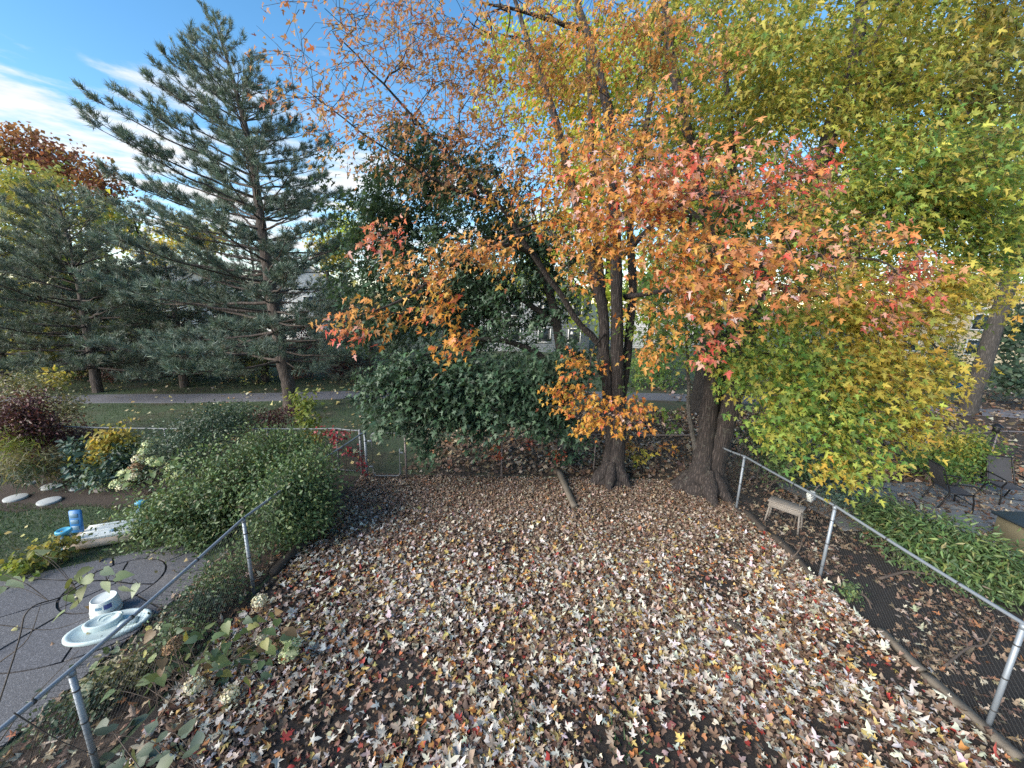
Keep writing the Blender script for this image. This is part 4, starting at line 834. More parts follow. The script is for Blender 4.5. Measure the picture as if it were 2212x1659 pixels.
shrub('yellow_groundcover', 'olive yellow leafy clump by the left patio edge', (-7.9, 5.9), [(110, 1185, 5.9, 60, 14, .3, 22, 'goldp'), (50, 1220, 5.6, 50, 10, .25, 14, 'limep')], .07, M_YMAPLE, SH_HEART, 12, .10, 4, cat='plant')
shrub('ivy_groundcover', 'weedy dark green ground cover behind the left fence wire', (-4.6, 4.6), [(480, 1240, 5.3, 70, 35, .35, 60, 'shrub'), (430, 1310, 4.8, 80, 40, .3, 60, 'shrub2'), (380, 1390, 4.3, 80, 45, .3, 50, 'shrub'), (280, 1480, 3.8, 90, 50, .3, 50, 'tanweed'), (180, 1560, 3.4, 90, 50, .25, 36, 'shrub2'), (540, 1180, 5.9, 40, 40, .3, 40, 'shrub')], .05, M_SHRUB, SH_OVAL, 20, .11, 6, cat='plant')
shrub('red_creeper', 'dark red creeper climbing the fence left of the gate', (-4.5, 9.55), [(735, 945, 9.6, 24, 16, .12, 8, 'wine'), (765, 975, 9.5, 22, 12, .1, 5, 'wine'), (705, 930, 9.6, 16, 10, .12, 4, 'wine'), (778, 1000, 9.3, 8, 20, .08, 4, 'wine')], .07, M_SHRUB, SH_STAR, 9, .08, 4, cat='vine')
shrub('red_creeper', 'scarlet creeper leaves hanging beside the middle fence post', (-.30, 9.42), [(1073, 965, 9.4, 6, 25, .05, 6, 'red'), (1078, 985, 9.4, 6, 12, .05, 3, 'red')], .085, M_MAPLE, SH_MAPLE, 7, .05, 2, cat='vine')
shrub('red_creeper', 'pinkish red creeper on the fence left of the orange maple trunk', (1.9, 9.8), [(1205, 985, 9.75, 26, 10, .08, 8, 'red'), (1150, 955, 9.6, 12, 14, .06, 4, 'red')], .09, M_MAPLE, SH_MAPLE, 7, .07, 2, cat='vine')
shrub('maple_seedlings', 'faded orange and green seedlings right of the orange maple trunk', (3.7, 10.2), [(1380, 985, 10.1, 34, 14, .15, 10, 'gold'), (1350, 960, 10.1, 28, 14, .15, 7, 'orange'), (1440, 970, 10.1, 30, 20, .15, 5, 'amber')], .10, M_MAPLE, SH_MAPLE, 7, .09, 3, cat='plant')
shrub('understory_bush', 'dark green bush behind the right fence under yellow boughs', (6.6, 9.3), [(1700, 990, 9.2, 70, 50, .6, 100, 'shrub'), (1780, 1020, 8.8, 70, 40, .5, 80, 'shrub2'), (1650, 960, 9.6, 40, 45, .4, 45, 'shrub2')], .075, M_DARKLEAF, SH_OVAL, 22, .15)
shrub('thicket', 'tangle of thin bare stems right of the forked maple trunk', (5.9, 9.6), [(1625, 930, 9.6, 40, 70, .35, 40, 'tanweed'), (1610, 1010, 9.3, 30, 40, .3, 25, 'shrub2')], .05, M_SHRUB, SH_OVAL, 4, .12, 12)
shrub('garden_bush', 'round olive green bush in front of the far right fence', (11.0, 10.0), [(2060, 965, 9.9, 75, 45, .6, 110, 'gy'), (2030, 1000, 9.6, 80, 25, .5, 70, 'green'), (2110, 985, 9.6, 50, 40, .5, 55, 'green')], .08, M_YMAPLE, SH_OVAL, 20, .15)
shrub('lush_shrub', 'lush bright green shrub row behind the right fence rail', (8.4, 6.9), [(1950, 1140, 6.9, 90, 32, .6, 110, 'lush'), (2050, 1180, 6.3, 100, 45, .6, 150, 'lush'), (2160, 1230, 5.8, 80, 52, .5, 130, 'lush'), (1900, 1110, 7.3, 60, 24, .4, 45, 'lush'), (2000, 1215, 6.2, 90, 30, .4, 60, 'lush'), (2120, 1275, 5.7, 70, 35, .4, 60, 'shrub')], .105, M_SHRUB, (np.array([(0, 0), (.16, .3), (0, 1), (-.16, .3)], float), np.array([[0, 1, 2], [0, 2, 3]])), 24, .16)
shrub('grey_foliage', 'grey-green foliage plants between flagstones and lush shrubs', (7.3, 8.0), [(1850, 1080, 7.9, 60, 16, .4, 40, 'blueg'), (1900, 1110, 7.5, 40, 18, .3, 22, 'blueg')], .08, M_SHRUB, SH_OVAL, 18, .12, cat='plant')
shrub('weed_tuft', 'small green weed tuft at the foot of the right fence', (5.75, 5.3), [(1835, 1280, 5.45, 16, 20, .12, 14, 'lush')], .06, M_SHRUB, SH_OVAL, 14, .07, 3, cat='weed')
for (lab, u, v, Y, du, dv, n, pal, sz) in [
    ('olive bush beyond the path at far left', 120, 800, 20, 90, 35, 90, 'olive', .11), ('purple-brown bush beyond the path left of centre', 260, 800, 20, 80, 30, 90, 'burg', .11),
    ('dense dark green bush beyond the path behind the lawn', 400, 790, 20, 80, 38, 120, 'shrub2', .10), ('brown-red bush beyond the path next to the dense green one', 490, 780, 20.6, 50, 40, 60, 'burg', .11),
    ('yellow-flecked bush beyond the path left of tall pine trunk', 550, 785, 20.2, 45, 40, 60, 'olive', .11), ('crimson bush beyond the path right of tall pine trunk', 665, 745, 22.5, 40, 45, 70, 'wine', .11),
    ('rust bush low beyond the path by the squat pine', 640, 800, 21.5, 30, 20, 30, 'redtop', .11), ('grey-purple bush beyond the path behind the squat pine', 745, 800, 22, 50, 35, 60, 'burg', .11)]:
    c = at(u, v, Y); shrub('path_bush', lab, (c[0], c[1]), [(u, v, Y, du, dv, 1.0, n, pal), (u, v - dv * .6, Y + .6, du * .9, dv, .9, n // 2, pal)], sz, per=18, spread=.24, group='bushes beyond the path')
for (lab, u, v, Y, du, dv, n, pal) in [
    ('shaded green bush beyond the fence between the maples', 1400, 800, 21, 110, 35, 90, 'green'), ('shaded olive bush beyond the forked maple', 1640, 790, 20, 120, 45, 90, 'olive'),
    ('dark bush behind the drooping yellow boughs', 1850, 800, 19, 130, 50, 100, 'shrub2'), ('dark bush left of the thick grey trunk', 2040, 800, 21, 80, 45, 90, 'shrub2'), ('dark bush behind the green maple beyond the path', 1000, 760, 22, 240, 60, 160, 'shrub2')]:
    c = at(u, v, Y); shrub('woodland_bush', lab, (c[0], c[1]), [(u, v, Y, du, dv, 1.2, n, pal), (u, v - dv, Y + .8, du * .8, dv, 1.0, n // 2, pal)], .13, per=18, spread=.3, group='bushes at the woodland edge')

# ------------------------------------------------------------------ plants with single large leaves
def leaf_parts(t, items, mat_, cols, shape=SH_HEART, name='leaf'):
    """items: (point, axis, normal, size, colour index): every large leaf is a part"""
    me = []
    for k, c in enumerate(cols):
        bb = Buf(); c = np.array(c); add_leaves(bb, shape, np.zeros((1, 3)), np.array([[0, 1., 0]]), np.array([[0, 0, 1.]]), np.ones(1), c[None], np.array([.18]), np.array([.22]), (c * .85)[None]); me.append(bb.mesh(name, mat_))
    for p, ax, no, sz, k in items:
        x, y, z = [q[0] for q in frames(np.array([ax], float), np.array([no], float))]
        o = bpy.data.objects.new(name, me[k]); COL.objects.link(o); o.parent = t
        o.matrix_local = Matrix.Translation(Vector(local(t, p))) @ (Matrix(((x[0], y[0], z[0]), (x[1], y[1], z[1]), (x[2], y[2], z[2]))) * float(sz)).to_4x4()
def flower_head(t, p, r, col, name='flower_head', n=170):
    b = LB(); d = nrm(rng.normal(0, 1, (n, 3))); d[:, 2] = np.abs(d[:, 2]) * 1.1 - .25; P = np.array(p) + d * r * np.array([1, 1, .85]) * rng.uniform(.75, 1.05, (n, 1))
    C = np.clip(np.array(col) * rng.normal(1, .16, (n, 1)) * (1 + rng.normal(0, .05, (n, 3))), .02, .85)
    add_leaves(b, SH_DIAM, P, np.cross(d, rng.normal(0, 1, (n, 3))), d + rng.normal(0, .3, (n, 3)), np.full(n, r * .36), C); b.part(name, M_FALLEN, t)
def stems(t, pairs, r=.005, m=None, name='stem'):
    b = LB()
    for a, c in pairs:
        a = np.array(a, float); c = np.array(c, float); mid = (a + c) / 2 + np.array([*rng.normal(0, .05, 2), .10]) * np.linalg.norm(c - a)
        tube(b, spline([a, mid, c], 4), np.linspace(r, r * .5, 9), 4, cap=False)
    b.part(name, m or M_TWIG, t)
HCOL = [(.13, .19, .08), (.20, .25, .10), (.30, .30, .10), (.09, .14, .08), (.22, .15, .08)]
def big_plant(name, label, base, heads, leaves, size, Ys, cat='shrub', cols=HCOL, head_r=.10, wts=(3, 3, 2, 3, 1)):
    t = empty(name, (*base, 0), label, cat); pr = []; items = []
    for (u, v, Y, col) in heads:
        p = at(u, v, Y); pr.append(((base[0] + rng.normal(0, .12), base[1] + rng.normal(0, .12), 0), p - np.array([0, 0, .03]))); flower_head(t, p, head_r * rng.uniform(.8, 1.2), col)
    for (u, v) in leaves:
        p = at(u, v, Ys + rng.normal(0, .18)); p[2] = max(p[2], .08); o = p - np.array([*base, 0]); o[2] = 0; o = nrm(o)
        items.append((p, o * .8 + rng.normal(0, .5, 3) + np.array([0, 0, -.35]), np.array([0, -.35, .9]) + rng.normal(0, .35, 3), size * rng.uniform(.7, 1.25), int(rng.choice(len(cols), p=np.array(wts) / sum(wts)))))
        if rng.random() < .45: pr.append(((base[0] + rng.normal(0, .12), base[1] + rng.normal(0, .12), 0), p))
    stems(t, pr, .006); leaf_parts(t, items, M_SHRUB, cols); return t
def rect_uv(n, u0, u1, v0, v1): return [(rng.uniform(u0, u1), rng.uniform(v0, v1)) for _ in range(n)]
CREAM, LIMEW, BRN = (.68, .65, .48), (.55, .62, .36), (.36, .24, .15)
big_plant('hydrangea', 'fading hydrangea leaning over the leaves below the left fence post', (-3.55, 4.1), [(561, 1298, 4.7, CREAM), (566, 1310, 4.7, BRN), (619, 1378, 4.15, LIMEW), (632, 1393, 4.1, LIMEW), (624, 1412, 4.05, LIMEW), (568, 1380, 4.2, CREAM), (590, 1390, 4.15, BRN), (498, 1500, 3.6, CREAM), (430, 1470, 3.7, BRN)],
          rect_uv(60, 460, 630, 1320, 1430) + rect_uv(45, 390, 580, 1420, 1550), .115, 4.05)
big_plant('hydrangea', 'browned hydrangea clump against the left fence wire', (-3.8, 3.7), [(381, 1389, 3.95, BRN), (420, 1480, 3.6, CREAM), (370, 1400, 3.95, BRN)], rect_uv(50, 310, 480, 1350, 1480) + rect_uv(22, 180, 360, 1480, 1570), .125, 3.75)
big_plant('large_leaved_plant', 'large-leaved dusky plant in the bottom left corner', (-2.6, 2.5), [], rect_uv(26, 190, 460, 1560, 1655), .16, 2.75, 'plant', [(.085, .12, .095), (.11, .15, .11), (.14, .17, .11)], wts=(3, 3, 1))
big_plant('pale_hydrangea', 'hydrangea with pale green flower heads left of the large shrub', (-8.5, 8.3), [(312, 975, 8.2, LIMEW), (300, 990, 8.2, CREAM), (330, 995, 8.2, LIMEW), (295, 1010, 8.2, BRN), (345, 1000, 8.1, LIMEW), (280, 1018, 8.1, LIMEW), (290, 1030, 8.0, CREAM), (255, 1045, 7.9, LIMEW), (268, 1052, 7.9, CREAM), (375, 1010, 8.0, LIMEW), (385, 1025, 7.8, LIMEW), (318, 960, 8.3, LIMEW)], rect_uv(60, 255, 390, 985, 1065), .13, 8.1, cols=[(.22, .30, .12), (.30, .36, .14), (.13, .2, .08)], wts=(3, 2, 2), head_r=.13)
# climbing vine in front of the left patio
t = empty('climbing_vine', (-3.9, 1.9, 0), 'thin vine with pale heart-shaped leaves in front of the bucket', 'vine')
vl = [(480, 600), (540, 612), (625, 640), (420, 640), (495, 655), (560, 668), (375, 690), (640, 700), (730, 685), (355, 745), (345, 830), (415, 795), (350, 720), (605, 655), (20, 640), (60, 660), (10, 700), (440, 700), (185, 520), (245, 540)]
items = []; pr = []; prev = np.array([-4.0, 1.9, .2])
main = [np.array([-4.2, 2.0, .3]), at(30, 1420, 2.7), at(60, 1320, 2.9), at(130, 1290, 3.1), at(200, 1255, 3.3), at(300, 1262, 3.5)]
for (x, y) in vl:
    p = at(x * .41, 979 + .4096 * y, 3.3 + rng.normal(0, .1)); items.append((p, rng.normal(0, .6, 3) + np.array([.3, -.2, -.5]), np.array([-.2, -.6, .7]) + rng.normal(0, .45, 3), .125 * rng.uniform(.75, 1.2), int(rng.integers(3))))
leaf_parts(t, items, M_SHRUB, [(.36, .42, .28), (.22, .28, .14), (.13, .15, .05)])
b = LB(); tube(b, spline(main, 6), .006, 5, cap=False); sp_ = spline(main, 6)
for it in items:
    q = sp_[np.argmin(np.linalg.norm(sp_ - it[0], axis=1))]; tube(b, spline([q, (q + it[0]) / 2 + np.array([0, 0, .05]), it[0]], 3), .003, 3, cap=False)
for (a, c, d, Y) in [((0, 1600), (60, 1520), (170, 1405), 2.6), ((60, 1659), (90, 1560), (140, 1500), 2.5), ((30, 1540), (130, 1600), (250, 1650), 2.5), ((0, 1430), (60, 1380), (90, 1300), 2.9), ((0, 1350), (110, 1360), (200, 1330), 3.0)]:
    tube(b, spline([at(*a, Y), at(*c, Y + .05), at(*d, Y + .15)], 6), np.linspace(.006, .002, 13), 4, cap=False)
b.part('stem', M_DARKWOOD, t)

# ------------------------------------------------------------------ left garden: patio, stones, bucket, trays, play table
def clip(poly, a, b_):
    out = []; a = np.array(a); e = np.array(b_) - a; nn = np.array([-e[1], e[0]])
    for i in range(len(poly)):
        p, q = np.array(poly[i]), np.array(poly[(i + 1) % len(poly)]); dp, dq = (p - a) @ nn, (q - a) @ nn
        if dp >= 0: out.append(p)
        if dp * dq < 0: out.append(p + (q - p) * dp / (dp - dq))
    return out
pat = [(-10.5, 1.5), (-5.25, 1.5), (-5.12, 5.9), (-6.25, 6.45), (-10.5, 4.2)]
po = sheet('patio', pat, .008, M_DARKWOOD)
pcen = gp(250, 1263)[:2]; rings = [0.0, .62, 1.55, 2.6, 4.0, 6.0]; cnt = 0
for ri in range(5):
    ns = [3, 9, 9, 11, 12][ri]
    for k in range(ns):
        a0, a1 = 2 * math.pi * k / ns + ri * .3, 2 * math.pi * (k + 1) / ns + ri * .3; g = .015
        r0, r1 = rings[ri] + (g if ri else 0), rings[ri + 1] - g; am = np.linspace(a0 + g / max(r1, .3), a1 - g / max(r1, .3), 9); an = np.linspace(a0 + g / max(r0, .15), a1 - g / max(r0, .15), 9)
        poly = [pcen + r1 * np.array([math.cos(a), math.sin(a)]) for a in am] + ([pcen + r0 * np.array([math.cos(a), math.sin(a)]) for a in an[::-1]] if ri else [pcen + .01 * np.array([math.cos((a0 + a1) / 2), math.sin((a0 + a1) / 2)])])
        for i in range(5):
            if poly: poly = clip(poly, pat[i], pat[(i + 1) % 5])
        if len(poly) > 3: sheet('slab', [tuple(p) for p in poly], .028 + rng.uniform(-.004, .004), M_PATIOS[int(rng.integers(3))], .02, po, None)
for (u, v, r, m_, lab) in [(35, 1078, .20, M_STONE, 'pale round stepping stone nearest the left edge, partly under grass'), (107, 1085, .20, M_STONE, 'largest pale round stepping stone beside the lawn'), (112, 1053, .19, M_STONE, 'pale round stepping stone in the back row, left of the mossy one'),
                           (170, 1055, .17, M_STONE, 'mossy pale stepping stone beside the brown one'), (225, 1058, .18, M_STONE_BROWN, 'brown round stepping stone nearest the hydrangea'), (68, 1045, .11, M_STONE, 'smallest stepping stone half hidden by strappy plants')]:
    p = gp(u, v); o = empty('stepping_stone', (p[0], p[1], 0), lab, 'stone', 'round stepping stones in the garden bed')
    b = Buf(); lathe(b, [(r * .96, -.02), (r, .035), (r * .97, .05), (r * .9, .055), (.001, .056)], (0, 0, 0), 28, sy=.95); q = b.mesh('stepping_stone', m_, False)
    s_ = bpy.data.objects.new('slab', q); COL.objects.link(s_); s_.parent = o
M_PALEBLUE = simple('pale_blue_plastic', (.55, .66, .68), .35, 0, .38, 9, .15, 40, (.62, .6, .52))
M_WHITEPL = simple('white_plastic', (.72, .76, .76), .4, 0, .38, 9, .15, 40, (.62, .6, .52))
M_BLUE = simple('blue_plastic', (.03, .17, .42), .4, 0, .3, 6)
M_STEELBLUE = simple('faded_blue_plastic', (.13, .24, .34), .45, 0, .3, 6)
M_CYAN = simple('cyan_plastic', (.10, .42, .62), .4, 0, .25, 6)
M_TAN = simple('tan_plastic', (.46, .36, .27), .5, 0, .35, 5)
M_PURPLE = simple('label_ink', (.08, .09, .28), .5, 0, .5, 25)
p = gp(232, 1325); t = empty('white_bucket', (p[0], p[1], .03), 'white plastic bucket turned upside down on the grey patio', 'bucket')
b = Buf(); lathe(b, [(.165, 0), (.172, .012), (.172, .03), (.166, .034), (.164, .07), (.170, .073), (.170, .085), (.163, .09), (.145, .235), (.141, .243)], (0, 0, 0), 40); b.build('body', M_WHITEPL, t, True)
b = Buf(); lathe(b, [(.141, .243), (.138, .246), (.130, .246), (.127, .241), (.06, .2415), (.001, .2415)], (0, 0, 0), 40); b.build('bottom', M_WHITEPL, t)
def label_patch(a0, a1, z0, z1, m_, off, nm):
    b = Buf(); A = np.linspace(a0, a1, 9); rr = lambda z: .1640 - (z - .09) / .145 * .018 + off
    b.add([(rr(z) * math.cos(a), rr(z) * math.sin(a), z) for z in (z0, z1) for a in A], [[i, i + 1, i + 10, i + 9] for i in range(8)]); b.build(nm, m_, t)
ac = math.atan2(-p[1], -p[0])
label_patch(ac - .9, ac + .5, .10, .215, M_WHITEPL, .0015, 'label'); label_patch(ac - .15, ac + .40, .135, .205, M_PURPLE, .003, 'label_print'); label_patch(ac - .75, ac - .30, .15, .19, M_STEELBLUE, .003, 'label_print')
b = Buf(); tube(b, [(.168 * math.cos(a), .168 * math.sin(a), .06 - .05 * math.sin(a - ac + 1.4)) for a in np.linspace(ac - 1.4, ac + 1.7, 14)], .003, 5); b.build('handle', M_WHITEPL, t)
p = gp(238, 1362); t = empty('plastic_tray', (p[0], p[1], .03), 'pale blue oval plastic lid lying on the patio by the fence', 'tray')
Mz = Matrix.Rotation(R(28), 3, 'Z') @ Matrix.Rotation(R(3), 3, 'X')
b = Buf(); lathe(b, [(.44, 0), (.46, .02), (.455, .05), (.43, .062), (.40, .055), (.38, .035), (.001, .035)], (0, 0, .01), 44, M=Mz, sy=.56); b.build('rim', M_PALEBLUE, t)
b = Buf(); lathe(b, [(.20, .0), (.205, .07), (.19, .085), (.165, .085), (.15, .06), (.001, .06)], (-.10, .02, .045), 36, M=Mz, sy=.62); b.build('raised_bowl', M_PALEBLUE, t)
b = Buf(); tube(b, [np.array([-.02, .06, .14]) + np.array(Mz) @ np.array([.12 * math.cos(a), .075 * math.sin(a), 0]) for a in np.linspace(.2, 3.4, 12)], .013, 8); b.build('spout_ring', M_PALEBLUE, t, True)
b = Buf(); box(b, (.2, .07, .055), (.2, .13, .03), rz=R(28), bev=.012); b.build('cup_recess', M_PALEBLUE, t)
p = gp(236, 1164); t = empty('play_table', (p[0], p[1], 0), 'white and tan plastic water play table with blue posts on the lawn', 'toy'); t.rotation_euler = (0, 0, R(24))
b = Buf(); box(b, (0, 0, .08), (1.02, .62, .15), bev=.05); b.build('base', M_TAN, t)
b = Buf(); box(b, (.04, .02, .165), (.88, .50, .04), bev=.02); b.build('tray', M_WHITEPL, t)
for yy, h in ((.255, .05), (-.215, .04), (.05, .025)):
    b = Buf(); box(b, (.05, yy, .19), (.84, .035, h), bev=.01); b.build('tray_rim', M_WHITEPL, t)
b = Buf(); lathe(b, [(.045, .18), (.05, .2), (.001, .205)], (.1, -.05, 0), 14); b.build('drain_cap', M_STEELBLUE, t)
b = Buf(); lathe(b, [(.085, .05), (.075, .30), (.07, .34)], (-.50, -.16, 0), 20); b.build('post', M_STEELBLUE, t, True)
b = Buf(); lathe(b, [(.085, .33), (.11, .36), (.11, .40), (.09, .42), (.07, .39), (.001, .385)], (-.50, -.16, 0), 22); b.build('post_cup', M_CYAN, t, True)
b = Buf(); box(b, (-.44, .10, .42), (.20, .055, .44), rz=R(-12), rx=R(-6), bev=.02); pn_ = b.build('panel', M_BLUE, t)
for k in range(3):
    bb = Buf(); box(bb, (-.44 - .012, .065 + .01 * k, .30 + .12 * k), (.13, .02, .085), rz=R(-12), bev=.012); bb.build('recess', M_STEELBLUE, pn_)
b = Buf(); lathe(b, [(.06, .1), (.055, .36), (.09, .40), (.09, .45), (.03, .47), (.001, .47)], (.50, .14, 0), 20); b.build('post', M_STEELBLUE, t, True)
b = Buf(); lathe(b, [(.035, .46), (.04, .54), (.09, .57), (.09, .61), (.001, .62)], (.50, .14, 0), 18); b.build('water_wheel', M_CYAN, t, True)

# ------------------------------------------------------------------ timbers, boards and branches in the yard
def timber(name, label, a, c, w, h, m_, cat, za=0., zc=0., roll=0, seg=10, rough=.012):
    a = np.array([a[0], a[1], za + h / 2]); c = np.array([c[0], c[1], zc + h / 2]); mid = (a + c) / 2; t = empty(name, (mid[0], mid[1], 0), label, cat)
    d = nrm(c - a); s = nrm(np.cross(d, [0, 0, 1])); u = np.cross(s, d); b = LB(); V = []
    for i in range(seg + 1):
        q = a + (c - a) * i / seg
        for (x, y) in ((-1, -1), (0, -1.04), (1, -1), (1.03, 0), (1, 1), (.1, 1.03), (-1, 1), (-1.03, 0)):
            V.append(q + s * x * w / 2 * (1 + rng.normal(0, rough * 3)) + u * y * h / 2 * (1 + rng.normal(0, rough * 3)))
    F = [[i * 8 + j, i * 8 + (j + 1) % 8, (i + 1) * 8 + (j + 1) % 8, (i + 1) * 8 + j] for i in range(seg) for j in range(8)]
    b.add(V, F); b.f.append(np.array([np.arange(8)[::-1], np.arange(8) + seg * 8], np.int32)); b.part('beam', m_, t); return t
timber('weathered_timber', 'weathered grey timber lying on the leaves left of the orange maple', gp(1206, 1028), gp(1240, 1100), .13, .10, M_WOOD, 'timber', .10, .01)
timber('edging_timber', 'dark rotting timber at the foot of the left fence', gp(655, 1180), gp(590, 1246), .12, .12, M_DARKWOOD, 'timber')
timber('edging_timber', 'dark log edging beside the first right fence post', gp(1612, 1112), gp(1648, 1150), .13, .11, M_DARKWOOD, 'timber')
timber('edging_timber', 'mossy log edging between the two right fence posts', gp(1672, 1165), gp(1722, 1215), .13, .11, M_DARKWOOD, 'timber')
timber('edging_timber', 'thin dark edging log below the wooden bench', gp(1700, 1190), gp(1752, 1250), .10, .10, M_DARKWOOD, 'timber')
timber('edging_board', 'pale edging board under the right fence wire near the middle', gp(1900, 1365), gp(1990, 1455), .10, .07, M_WOOD, 'board')
timber('edging_board', 'pale sunlit edging board by the big right fence post', gp(1996, 1462), gp(2200, 1645), .12, .07, M_WOOD, 'board')
timber('flat_board', 'short black board among leaves by the right fence', gp(1738, 1258), gp(1768, 1280), .13, .03, M_BLACKMETAL, 'board', .03, .03)
timber('flat_board', 'dark slate-like strip lying in the middle of the leaves', gp(1575, 1345), gp(1618, 1382), .12, .025, M_DARKWOOD, 'board', .04, .04)
timber('flat_board', 'brown plank beside the first right fence post', gp(1572, 1085), gp(1600, 1112), .12, .04, M_DARKWOOD, 'board', .03, .03)
def branch(label, pts, r):
    P = [np.array(p) for p in pts]; t = empty('fallen_branch', (P[0][0], P[0][1], 0), label, 'branch'); b = LB(); S_ = spline(P, 6); tube(b, S_, np.linspace(r, r * .4, len(S_)), 6)
    for k in (len(S_) // 3, len(S_) * 2 // 3):
        e = S_[k] + rng.normal(0, .18, 3) * np.array([1, 1, .3]) + np.array([0, 0, .08]); tube(b, [S_[k], (S_[k] + e) / 2 + .02, e], [r * .5, r * .4, r * .2], 5)
    b.part('limb', M_TWIG, t)
def gz(u, v, z): return gp(u, v, z)
branch('bent fallen branch propped by the second right fence post', [gz(1680, 1250, .04), gz(1700, 1215, .12), gz(1725, 1190, .28), gz(1735, 1160, .4)], .018)
branch('grey fallen branch under the lush shrubs on the right', [gz(1900, 1250, .05), gz(1960, 1235, .10), gz(2020, 1240, .12), gz(2080, 1225, .10)], .025)
branch('forked grey branch on the dark soil near the right edge', [gz(2040, 1440, .05), gz(2090, 1400, .12), gz(2130, 1390, .16), gz(2150, 1340, .3)], .018)

# ------------------------------------------------------------------ right garden: bench, box, flagstones, chairs, planter, lantern, barrel
f1, f2 = gp(1649, 1128), gp(1725, 1157); d = nrm((f2 - f1)[None])[0]; s = np.array([-d[1], d[0], 0]); L_ = np.linalg.norm(f2 - f1)
t = empty('wooden_bench', tuple(f1), 'old grey wooden bench behind the right fence', 'bench')
b = LB(); c_ = (f1 + f2) / 2 + s * .14; ang = math.atan2(d[1], d[0])
box(b, c_ + np.array([0, 0, .53]), (L_ * .98, .30, .035), rz=ang, bev=.006); b.part('seat', M_PALEWOOD, t)
b = LB(); box(b, c_ - s * .12 + np.array([0, 0, .455]), (L_ * .9, .025, .11), rz=ang, bev=.005); b.part('apron', M_PALEWOOD, t)
for e in (0, 1):
    for w in (0, 1):
        b = LB(); q = f1 + d * L_ * (.02 + .96 * e) + s * .28 * w; top = f1 + d * L_ * (.10 + .80 * e) + s * (.03 + .22 * w) + np.array([0, 0, .515]); tube(b, [q - np.array([0, 0, .02]), top], .022, 4); b.part('leg', M_PALEWOOD, t)
p = at(1752, 1072, 7.35); t = empty('white_box', (p[0], p[1], 0), 'small white slatted box hooked above the bench by the right fence', 'box')
Mb = np.array(Matrix.Rotation(R(20), 3, 'Z') @ Matrix.Rotation(R(-22), 3, 'Y'))
b = LB(); box(b, p, (.15, .09, .20), M=Mb, bev=.008); b.part('case', M_WHITEPL, t)
for k in range(3):
    b = LB(); box(b, p + Mb @ np.array([0, -.048, -.06 + .06 * k]), (.13, .012, .012), M=Mb); b.part('slat', M_GALV_OLD, t)
b = LB(); tube(b, [p + np.array([.03, 0, .1]), p + np.array([.12, .02, .22]), p + np.array([.2, 0, .26])], .012, 6); tube(b, [p + np.array([-.05, .02, -.05]), p + np.array([-.16, .04, -.15]), (p[0] - .2, p[1] + .05, 0)], .011, 6); b.part('bracket', M_WOOD, t)
fl = sheet('flagstone_patio', [(7.2, 7.5), (9.5, 6.6), (16, 6.4), (16, 9.6), (8.2, 9.5)], .010, M_BED); M_FLAG = simple('flagstone', (.20, .21, .22), .85, 0, .45, 3, .5, 40)
nx, ny = 13, 7; grid = {(i, j): np.array([7.1 + i * .68 + rng.normal(0, .09), 6.4 + j * .47 + rng.normal(0, .06)]) for i in range(nx + 1) for j in range(ny + 1)}
for i in range(nx):
    for j in range(ny):
        q = np.array([grid[i, j], grid[i + 1, j], grid[i + 1, j + 1], grid[i, j + 1]]); cq = q.mean(0)
        if cq[1] < 7.3 - (cq[0] - 7.2) * .35 and cq[0] < 9.6: continue
        q = cq + (q - cq) * .93; sheet('flagstone', [tuple(z) for z in q], .034 + rng.uniform(-.006, .006), M_FLAG, .028, fl, None)
M_SLING = simple('dark_sling_fabric', (.055, .055, .062), .8, 0, .3, 20, .3, 200)
def patio_chair(label, x, y, rz):
    t = empty('patio_chair', (x, y, .035), label, 'chair', 'black patio chairs on the flagstones'); t.rotation_euler = (0, 0, rz)   # faces local +x
    for sy in (-1, 1):
        b = Buf(); tube(b, spline([(.28, sy * .28, 0), (.26, sy * .28, .25), (.22, sy * .28, .44), (.30, sy * .29, .60), (.20, sy * .29, .645), (-.22, sy * .29, .66)], 5), .016, 8); b.build('arm', M_BLACKMETAL, t, True)
        b = Buf(); tube(b, spline([(-.34, sy * .27, 0), (-.26, sy * .27, .22), (-.20, sy * .265, .42), (-.30, sy * .255, .72), (-.42, sy * .245, 1.02)], 5), .016, 8); b.build('leg', M_BLACKMETAL, t, True)
        b = Buf(); tube(b, [(.26, sy * .265, .42), (-.22, sy * .265, .41)], .013, 8); b.build('seat_rail', M_BLACKMETAL, t, True)
    b = Buf(); tube(b, [(-.42, -.245, 1.02), (-.42, .245, 1.02)], .016, 8); b.build('top_rail', M_BLACKMETAL, t, True)
    b = Buf(); tube(b, [(.27, -.27, .18), (.27, .27, .18)], .011, 6); b.build('stretcher', M_BLACKMETAL, t, True)
    xs = np.linspace(0, 1, 7); V = [( .26 - .48 * k, sy * .25, .425 - .05 * math.sin(math.pi * k)) for k in xs for sy in (-1, 1)]
    b = Buf(); b.add(V, [[2 * i, 2 * i + 1, 2 * i + 3, 2 * i + 2] for i in range(6)]); b.build('seat', M_SLING, t, True)
    V = [(-.22 - .20 * k - .03 * math.sin(math.pi * k), sy * .245, .46 + .55 * k) for k in xs for sy in (-1, 1)]
    b = Buf(); b.add(V, [[2 * i, 2 * i + 1, 2 * i + 3, 2 * i + 2] for i in range(6)]); b.build('backrest', M_SLING, t, True); return t
patio_chair('black patio chair seen side-on, facing right on the flagstones', 10.55, 8.5, R(-18))
patio_chair('black patio chair facing the house near the right edge', 12.2, 8.75, R(-105))
M_BOXWOOD = simple('olive_stained_wood', (.17, .15, .095), .75, 0, .5, 4, .4, 50); M_COVER = simple('dark_blue_cover', (.018, .03, .042), .5, 0, .5, 3)
